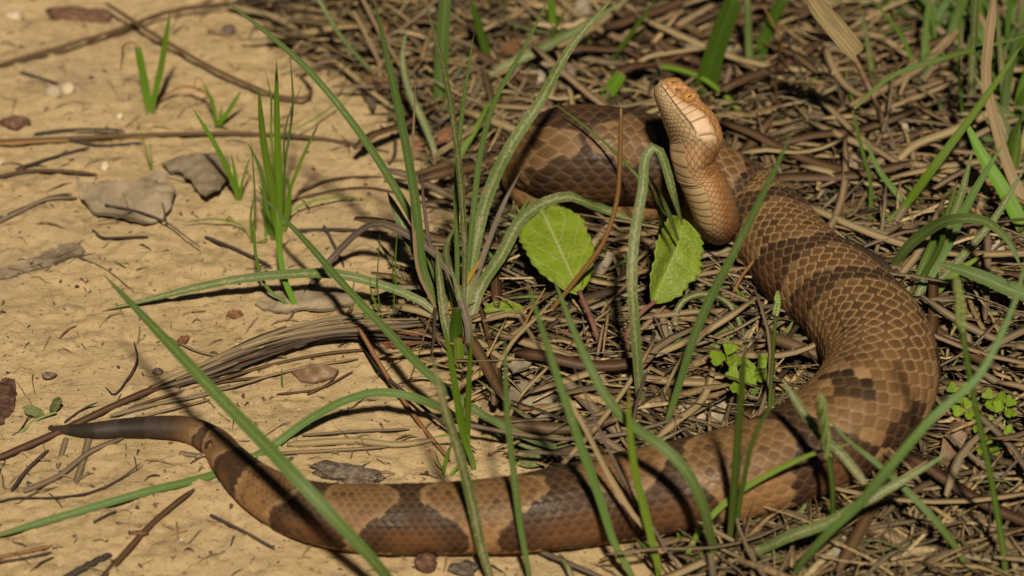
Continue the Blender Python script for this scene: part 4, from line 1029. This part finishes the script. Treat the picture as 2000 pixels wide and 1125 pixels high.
# ------------------------------------------------------------------ needles, twigs and stalks
N = lambda label, pts, w, m='n', nm='pine_needle', ct='pine needle', **k: single(nm, label, ct, pts, w, m, **k)
N('brown pine needle crossing from sand to the litter edge', [(-20, 133), (120, 92), (240, 55), (330, 22), (440, 8), (560, 20)], 9)
N('thin brown needle lying just under a parallel longer one', [(10, 128), (130, 98), (230, 66), (350, 30), (440, 18)], 5)
N('brown needle ending in a curled hook on sand', [(205, 5, 6), (330, 85, 5), (480, 163, 4), (560, 191, 3), (598, 191, 3), (608, 172, 3), (585, 148, 2)], 9)
N('long straight brown needle lying across the sand', [(-20, 276), (100, 272), (270, 264), (500, 262), (620, 270), (760, 296)], 9)
N('orange-brown needle bundled under the long straight one', [(-20, 282), (90, 276), (200, 272), (300, 268)], 7, 'o')
N('dark needle lying above the long straight one', [(66, 262), (130, 254), (240, 253)], 7, 'q')
N('short dark needle in the needle bundle', [(120, 270), (200, 284), (280, 278)], 6, 'q')
N('thin dark needle slanting below the needle bundle', [(30, 330), (100, 308), (175, 287)], 6, 'q')
N('gently bent dark needle left of pale angular pebble', [(-20, 350), (50, 335), (120, 334), (190, 341)], 8, 'n')
N('dark double needle left of the grey lobed leaf', [(-20, 440), (40, 412), (95, 388), (150, 386)], 9, 'w')
N('dark thin needle beside the double one', [(-20, 432), (60, 400), (100, 384), (140, 378)], 5, 'q')
N('dark straight needle fragment on sand left of pebbles', [(38, 140), (90, 156), (130, 168)], 6, 'q')
N('fine brown needle right of the grass clump on sand', [(580, 375), (640, 352), (720, 345), (800, 352)], 5)
N('fine brown needle slanting past grass clump', [(545, 400), (620, 378), (720, 366), (790, 380)], 4)
N('dark needle lying in front of the central tuft', [(575, 450), (660, 448), (760, 455)], 7, 'q')
N('short dark crossed needle left of the tuft', [(632, 440), (648, 470), (672, 520)], 7, 'q')
N('dark straight needle by the lobed leaf stalk', [(400, 462), (450, 482), (530, 520)], 7, 'q')
N('dark short curved needle under lobed leaf', [(180, 448), (195, 462), (240, 464), (290, 462)], 6, 'q')
N('long brown twig slanting from sand toward the straw bundle', [(-20, 902), (100, 850), (250, 780), (380, 726), (480, 672), (560, 638)], 15, 'n', 'twig', 'twig', z=1.5)
N('thin brown twig splitting off the long slanting twig', [(405, 745), (460, 715), (510, 680), (570, 655)], 8, 'n', 'twig', 'twig')
N('thin curled dark stem with hooked foot on sand', [(262, 668, 4), (268, 700, 3), (250, 738, 2), (222, 770, 1), (206, 756, .6)], 4, 'q', 'dry_stem', 'dry stem')
N('wiry dark stem ending in a tiny knob near tail', [(-10, 982), (20, 974), (100, 972), (180, 960), (235, 935), (278, 902, 4)], 4, 'q', 'dry_stem', 'dry stem')
N('fine dark stem above the tail tip', [(125, 825), (160, 800), (192, 785, 4)], 4, 'q', 'dry_stem', 'dry stem')
N('brown split twig leaning toward the tail from picture edge', [(190, 1140), (240, 1085), (290, 1030), (335, 990), (380, 955)], 14, 'n', 'twig', 'twig')
N('dark rough twig end on the sand', [(120, 1135), (170, 1105), (218, 1082)], 16, 'q', 'twig', 'twig', jit=.15)
N('grey-brown twig slanting below the tail', [(45, 960), (110, 932), (180, 880), (240, 855)], 12, 'w', 'twig', 'twig')
N('dark brown short twig under the tail', [(22, 958), (60, 910), (95, 878)], 8, 'q', 'twig', 'twig')
N('reddish needle at the front edge of sand', [(-20, 1092), (50, 1078), (102, 1066)], 8, 'o')
N('dark needle just under the reddish one', [(-20, 1100), (50, 1090), (102, 1078)], 6, 'q')
N('dark flecked needle on sand below the snake bend', [(410, 1005), (470, 1035), (537, 1072)], 7, 'q')
N('short dark splinter between lying blade and sand twig', [(182, 1020), (210, 1005), (228, 998)], 5, 'q')
N('pale papery strip crossing under tail', [(175, 850), (165, 890), (148, 945)], 16, 'w', 'straw', 'straw', z=.5)
N('pale papery strip next to another under tail', [(130, 855), (122, 880), (112, 915)], 12, 'w', 'straw', 'straw', z=.5)
N('flat grey bark fibre beside snake bend', [(350, 885), (380, 890), (405, 893)], 12, 'w', 'straw', 'straw', z=.5)
rb = random.Random(21)
for j in range(13):
    dy = -14 + j * 3.1 + rb.uniform(-2, 2); x0 = 290 + rb.uniform(0, 150); x1 = rb.uniform(690, 880); f = rb.uniform(-7, 7)
    y0 = np.interp(x0, [290, 440], [762, 700])
    N('%s fibre of the weathered stalk bundle lying across the sand edge' % ['outermost pale', 'thin tan', 'split grey', 'broad pale', 'narrow brown', 'broad weathered', 'fine tan', 'dark split', 'middle grey-tan', 'frayed brown', 'thin dark', 'lower brown', 'lowest blackish'][j],
      [(x0, y0 + dy * .6, 1.2 + rb.uniform(0, 1)), ((x0 + 520) / 2, (y0 + 672) / 2 + dy * .8 + f, 2 + rb.uniform(0, 2)), (520, 672 + dy + f * .5, 3 + rb.uniform(0, 2)), (620, 645 + dy * 1.1 - f, 4 + rb.uniform(0, 2)), (x1, 630 + dy * 1.5, 3 + rb.uniform(0, 2))],
      [9, 5, 6, 11, 5, 12, 4, 5, 8, 5, 4, 8, 6][j], 'wswswwsqwnqnq'[j], 'straw', 'straw', group='fibrous stalk bundle', jit=.1)
for j, (pts, w_, m_) in enumerate([([(440, 700), (520, 690), (600, 660), (700, 655)], 9, 'w'), ([(395, 752), (520, 715), (640, 690), (760, 680)], 7, 'n'), ([(430, 762), (560, 725), (700, 700)], 6, 's'), ([(330, 660), (400, 690), (470, 700), (560, 695)], 5, 'w'), ([(250, 798), (330, 772), (460, 742), (530, 735)], 6, 'n'), ([(215, 812), (300, 790), (400, 770), (450, 752)], 9, 'w'), ([(240, 822), (330, 800), (410, 780)], 6, 's'), ([(560, 868), (700, 862), (780, 868), (850, 858)], 15, 's'), ([(545, 885), (640, 880), (760, 872)], 8, 's'), ([(590, 850), (700, 842), (800, 838)], 6, 'w'), ([(540, 770), (620, 760), (690, 725)], 5, 'n'), ([(600, 770), (640, 750), (662, 725)], 5, 'n')]):
    N('%s lying on sand inside the loop' % ['weathered straw just under the bundle', 'brown needle-like straw below the bundle', 'thin tan straw below the bundle', 'thin weathered straw crossing the bundle end', 'brown straw near the long slanting twig', 'weathered straw above the tail', 'thin tan straw above the tail', 'broad pale straw by the new shoots', 'pale straw beside the broad one', 'thin weathered straw behind the broad one', 'thin brown straw by the bleached scrap', 'short brown splinter by the bleached scrap'][j], pts, w_, m_, 'straw', 'straw', group='straws on the sand inside the loop')
for pts, w_, m_, lb in [
    ([(700, 640, 12), (760, 740, 6), (830, 840, 2), (880, 900, 1)], 10, 'o', 'thin orange-brown stem slanting through the long leaning blade'),
    ([(690, 630, 4), (740, 720, 5), (820, 790, 6), (930, 880, 3)], 8, 'q', 'dark thin stem running beside the orange-brown one'),
    ([(1030, 810, 6), (1100, 790, 6), (1180, 800, 5), (1240, 840, 4)], 12, 's', 'tan stalk lying across pale dead leaf inside loop'),
    ([(990, 800, 6), (1050, 795, 6), (1110, 790, 5)], 10, 'o', 'brown stalk crossing the pale cracked leaf'),
    ([(1100, 740, 10), (1160, 800, 8), (1230, 870, 4)], 24, 'w', 'broad weathered stalk leaning toward the snake inside loop'),
    ([(1150, 690, 12), (1190, 760, 8), (1260, 850, 4)], 10, 's', 'narrow tan stalk leaning toward snake inside the loop'),
    ([(1365, 725, 5), (1430, 705, 7), (1505, 685, 8)], 12, 'o', 'orange-brown stick inside the snake loop'),
    ([(1335, 665, 4), (1318, 625, 9), (1335, 588, 13), (1375, 574, 15), (1420, 590, 13), (1448, 640, 8), (1455, 690, 3)], 14, 'd', 'dusty grass strip curled into a hoop inside the loop'),
    ([(1650, 68, 6), (1718, 72, 10), (1770, 108, 9), (1830, 165, 6), (1870, 210, 4)], 14, 's', 'pale bent straw behind the withered stalk'),
    ([(1800, 118, 6), (1830, 95, 10), (1855, 68, 14)], 10, 's', 'short pale straw pointing up behind loop'),
    ([(1950, 212, 24), (1862, 255, 18), (1783, 287, 14), (1740, 332, 8), (1700, 385, 3)], 18, 's', 'stout pale broken straw with a sharp bend'),
    ([(1782, 288, 14), (1786, 330, 8), (1792, 400, 2)], 12, 's', 'pale upright straw under the sharp-bent one'),
    ([(1290, 70, 6), (1340, 40, 10), (1395, 8, 12)], 16, 's', 'thick tan straw behind head among stems'),
    ([(1230, 130, 8), (1290, 130, 10), (1370, 152, 12), (1425, 195, 9), (1462, 238, 5)], 13, 'l', 'yellow-green stalk curving down behind the head'),
    ([(1805, 575, 4), (1880, 603, 6), (1965, 640, 5)], 9, 'o', 'thin reddish stick outside the loop under blades'),
    ([(1870, 690, 3), (1920, 655, 5), (2010, 610, 6)], 14, 's', 'pale straw beyond the reddish stick'),
    ([(1630, 975, 5), (1700, 1025, 7), (1770, 1070, 6), (1880, 1140, 4)], 28, 's', 'broad tan straw slanting out from under snake bend'),
    ([(1690, 985, 4), (1740, 1030, 5), (1800, 1090, 4)], 14, 'w', 'narrower straw lying beside the broad tan one'),
    ([(1868, 1000, 4), (1930, 1035, 8), (1975, 1085, 6), (2010, 1140, 3)], 36, 's', 'widest flat tan straw curving off at the front corner'),
    ([(1470, 1010, 3), (1520, 1030, 4), (1570, 1075, 3)], 12, 's', 'straw lying in shade under the snake edge'),
    ([(1485, 1130, 3), (1510, 1080, 4), (1500, 1040, 5)], 16, 's', 'short upright-leaning straw in front of the snake'),
    ([(1050, 1075, 2), (1110, 1100, 3), (1180, 1130, 2)], 12, 'p', 'greyish stalk lying before the snake on sand'),
    ([(1090, 1085, 3), (1110, 1110, 4), (1120, 1140, 2)], 14, 'd', 'short dusty green stub before snake'),
    ([(1240, 1060, 3), (1290, 1090, 4), (1330, 1085, 3)], 12, 's', 'small straw by the blade bases in front of snake'),
    ([(600, 80, 3), (680, 140, 5), (740, 190, 4), (800, 230, 2)], 12, 's', 'tan straw slanting at the edge of litter on sand'),
    ([(440, 10, 4), (540, 35, 5), (600, 75, 4), (690, 150, 2)], 12, 's', 'long tan straw along the back litter edge'),
    ([(600, 110, 2), (640, 118, 4), (690, 135, 2)], 10, 'y', 'short yellowish straw at the sand edge'),
    ([(620, -5, 30), (665, 70, 18), (735, 148, 1)], 11, 'd', 'dusty green stem leaning into the back litter'),
    ([(690, 20, 24), (720, 80, 14), (755, 150, 1)], 9, 's', 'thin tan stem leaning beside the dusty green one'),
    ([(1520, 230, 2), (1515, 150, 20), (1530, 60, 40)], 6, 'n', 'fine brown stem standing upright behind the snake'),
    ([(1590, 190, 2), (1560, 130, 15), (1530, 60, 30)], 6, 'q', 'fine dark stem leaning behind the snake')]:
    single('straw' if 'stem' not in lb else 'dry_stem', lb, 'straw' if 'stem' not in lb else 'dry stem', pts, w_, m_, fold=.15, thick=.25)
ws = thing('withered_stalk', on(1737, 280), 'withered orange-brown stalk with a torn papery sheath on top', 'dry stalk')
tube('stalk', ws, [on(1738, 282, -.001), on(1715, 215, .018), on(1690, 158, .034), on(1660, 95, .048)], .0011, .0010, 'brownleaf', 14, 7, .2)
blade(ws, [(1672, 108, 46), (1630, 60, 58), (1595, 20, 68), (1570, -15, 76)], 62, 's', name='sheath', root=False, kind='arch', fold=.6)
blade(ws, [(1650, 82, 50), (1600, 70, 50), (1560, 52, 50)], 18, 's', name='sheath_shred', root=False)

# ------------------------------------------------------------------ straw litter: 280 pieces one by one, the rest as one mass
PAL = [(.40, .275, .125), (.28, .185, .08), (.16, .105, .05), (.065, .042, .022), (.52, .385, .20), (.32, .25, .14), (.16, .12, .07), (.16, .19, .06)]
PW = np.array([.2, .2, .17, .13, .09, .1, .08, .03]); PW /= PW.sum()
bodyc = fine[::12, :4]
def inside_body(x, y, z, m=.0):
    d = np.hypot(bodyc[:, 0] - x, bodyc[:, 1] - y)
    near = (d < bodyc[:, 3] * .78 + m) & (np.abs(bodyc[:, 2] - z) < bodyc[:, 3] + .004)
    return near.any()
KEEP = []
for x, y, r_ in [(1450, 745, 50), (1420, 700, 40), (1900, 800, 60), (1950, 810, 60), (1990, 905, 40), (1040, 795, 55), (1375, 820, 50), (785, 662, 60), (745, 168, 45), (850, 290, 45), (1492, 245, 30), (1860, 900, 45), (988, 605, 45), (1390, 660, 50), (1370, 115, 70), (1610, 350, 30), (1105, 850, 30), (1040, 897, 35), (600, 590, 90), (446, 65, 20), (1195, 715, 25), (1380, 745, 35), (1665, 452, 25)]:
    p_ = on(x, y); KEEP.append((p_.x, p_.y, mm(r_, p_)))
KEEP = np.array(KEEP)
def litter_spot(r, xr=(-.16, .26), yr=(-.20, .30)):
    while True:
        x, y = r.uniform(*xr), r.uniform(*yr)
        a = float(litter_amount(x, y))
        if r.random() < a * .95 + .0 and not inside_body(x, y, .004) and not ((np.hypot(KEEP[:, 0] - x, (KEEP[:, 1] - y) * .8) < KEEP[:, 2]).any() and r.random() < .85): return x, y, a
def strand(r, L, w, x, y, z, a, curl, tilt=0):
    n = 5; pts = []
    ca, sa = math.cos(a), math.sin(a)
    for i in range(n):
        t = i / (n - 1) - .5
        off = curl * L * (t * t - .08)
        pts.append((x + ca * L * t - sa * off, y + sa * L * t + ca * off, z + tilt * L * t + .0012 * math.sin(i * 1.9 + x * 900)))
    return pts
def strand_mesh(pts, w, n, r):
    return ribbon(pts, wprof(n, w, 'straw'), .12, .25, (r.uniform(-.3, .3), r.uniform(-.6, 0), 1), r.uniform(-.6, .6), n)
rl = random.Random(3)
AV, AF, AC, AN = [], [], [], [0]
UNIT = []
for i in range(48):
    ru = random.Random(900 + i)
    v_, f_, _ = strand_mesh(strand(ru, 1, 0, 0, 0, 0, 0, ru.uniform(-.4, .4)), .03, 6, ru)
    v_ = np.array(v_); mid_ = np.repeat(v_[1::4], 4, 0)
    UNIT.append((mid_, (v_ - mid_) / .03, np.array([f for f in f_])))
def add_strand(L, w, x, y, z, a, tilt, c):
    m_, o_, f_ = UNIT[rl.randrange(48)]
    v = m_ * np.array([L, L, 0]) + o_ * w
    v[:, 2] += m_[:, 0] * L * tilt + .0012 * np.sin(m_[:, 0] * 7 + x * 900)
    ca, sa = math.cos(a), math.sin(a)
    AV.append(np.stack([x + v[:, 0] * ca - v[:, 1] * sa, y + v[:, 0] * sa + v[:, 1] * ca, z + v[:, 2]], -1))
    AF.append(f_ + AN[0]); AN[0] += len(v); AC.append(np.tile([*c, 1.0], (len(v), 1)))
for i in range(11500):
    x, y, a = litter_spot(rl)
    top = rl.random() ** 1.3
    L = rl.uniform(.012, .055) * (.6 if a < .6 else 1)
    w = rl.choice([.0002, .0003, .0004, .0006]) if i % 5 < 3 else rl.choice([.0006, .0008, .001, .0013])
    w *= rl.uniform(.8, 1.2)
    ang = rl.gauss(0, .7) if rl.random() < .6 else rl.uniform(0, math.pi)
    z = float(gz(x, y)) + top * .009 * a + .0006
    c = np.array(PAL[RNG.choice(len(PAL), p=PW)]) * rl.uniform(.55, 1.05)
    add_strand(L, w, x, y, z, ang, rl.uniform(-.22, .22), c)
for i in range(420):       # a few wisps reach out on the sand
    px, py = rl.uniform(0, 1250), rl.uniform(0, 1125); p = on(px, py)
    if float(litter_amount(p.x, p.y)) > .5 or inside_body(p.x, p.y, .004): continue
    add_strand(rl.uniform(.003, .02), rl.choice([.0001, .00016, .00022, .0003]), p.x, p.y, p.z + .0004, rl.gauss(.25, .8), 0, np.array(rl.choice(PAL[:4])) * rl.uniform(.5, 1.0))
AV = np.concatenate(AV); AF = np.concatenate(AF); AC = np.concatenate(AC)
lt = mesh_obj('straw_litter', AV, AF, M['litter'], col=AC)
tag(lt, 'tangled mat of dead brown grass covering the soil around the snake', 'dead grass', kind='stuff')
protos = []
for i in range(14):
    r_ = random.Random(100 + i); L = r_.uniform(.03, .085); w = r_.choice([.0005, .0007, .0009, .0014, .002])
    vs, fs, uv = strand_mesh(strand(r_, L, w, 0, 0, 0, 0, r_.uniform(-.45, .45)), w, 9, r_)
    o = mesh_obj('straw', vs, fs, M['swnsw'[i % 5]], None, uv); me_ = o.data; bpy.data.objects.remove(o)
    protos.append((me_, '%s %s %s straw' % ('long' if L > .057 else 'short', 'broad' if w > .001 else 'thin', ['tan', 'grey-brown', 'dark brown', 'tan', 'grey-brown'][i % 5])))
for i in range(280):
    x, y, a = litter_spot(rl, (-.12, .19), (-.13, .22))
    o = bpy.data.objects.new('straw', protos[i % 14][0]); COL.objects.link(o)
    o.location = (x, y, float(gz(x, y)) + rl.uniform(.006, .0125))
    o.rotation_euler = (rl.uniform(-.3, .3), rl.gauss(0, .1), rl.gauss(0, .8) if rl.random() < .7 else rl.uniform(0, 3.1))
    tag(o, 'loose %s %s' % (protos[i % 14][1], near_mark(x, y)), 'straw', 'loose straws on the litter')
# ------------------------------------------------------------------ crumbs of bark and soil on the sand
bm = bmesh.new(); bmesh.ops.create_icosphere(bm, subdivisions=1, radius=1); iv = np.array([v.co[:] for v in bm.verts]); jf = [[v.index for v in f.verts] for f in bm.faces]; bm.free()
DV, DF, DC = [], [], []
for i in range(3200):
    px, py = rl.uniform(-60, 1500), rl.uniform(-60, 1200); p = on(px, py)
    a = float(litter_amount(p.x, p.y))
    if a > .9 or inside_body(p.x, p.y, .002): continue
    s = rl.choice([.00025, .0003, .0004, .0005, .0006, .0009]) * rl.uniform(.6, 1.3)
    c = np.array(rl.choice([(.05, .035, .022), (.09, .06, .035), (.14, .09, .05), (.48, .36, .2), (.4, .3, .17), (.12, .055, .03), (.07, .065, .06)]))
    g = rl.uniform(0, 3.1); el = rl.uniform(.2, .7)
    v = iv * np.array([s, s * el, s * .45]) * (1 + 1.1 * (RNG.random((len(iv), 1)) - .5)); q = v.copy(); q[:, 0] = v[:, 0] * math.cos(g) - v[:, 1] * math.sin(g); q[:, 1] = v[:, 0] * math.sin(g) + v[:, 1] * math.cos(g)
    b = len(DV); DV.extend((q + np.array([p.x, p.y, p.z + s * .15])).tolist()); DF.extend([[b + k for k in f] for f in jf]); DC.extend([(*c, 1)] * len(iv))
for i in range(4200):
    px, py = rl.uniform(-60, 1400), rl.uniform(-60, 1200); p = flat(px, py); z0 = float(gz(p.x, p.y))
    if float(litter_amount(p.x, p.y)) > .7: continue
    s = rl.uniform(.00015, .0004) * (2.2 if rl.random() < .06 else 1); c = np.array((.44, .32, .17)) * rl.uniform(.6, 1.25)
    b = len(DV); DV.extend((iv * np.array([s, s * rl.uniform(.6, 1), s * .7]) * (1 + .5 * (RNG.random((len(iv), 1)) - .5)) + np.array([p.x, p.y, z0 + s * .2])).tolist()); DF.extend([[b + k for k in f] for f in jf]); DC.extend([(*c, 1)] * len(iv))
db = mesh_obj('soil_crumbs', DV, DF, M['debris'], col=DC, smooth=False)
tag(db, 'fine dark crumbs of bark and soil scattered over the sand', 'crumbs', kind='stuff')
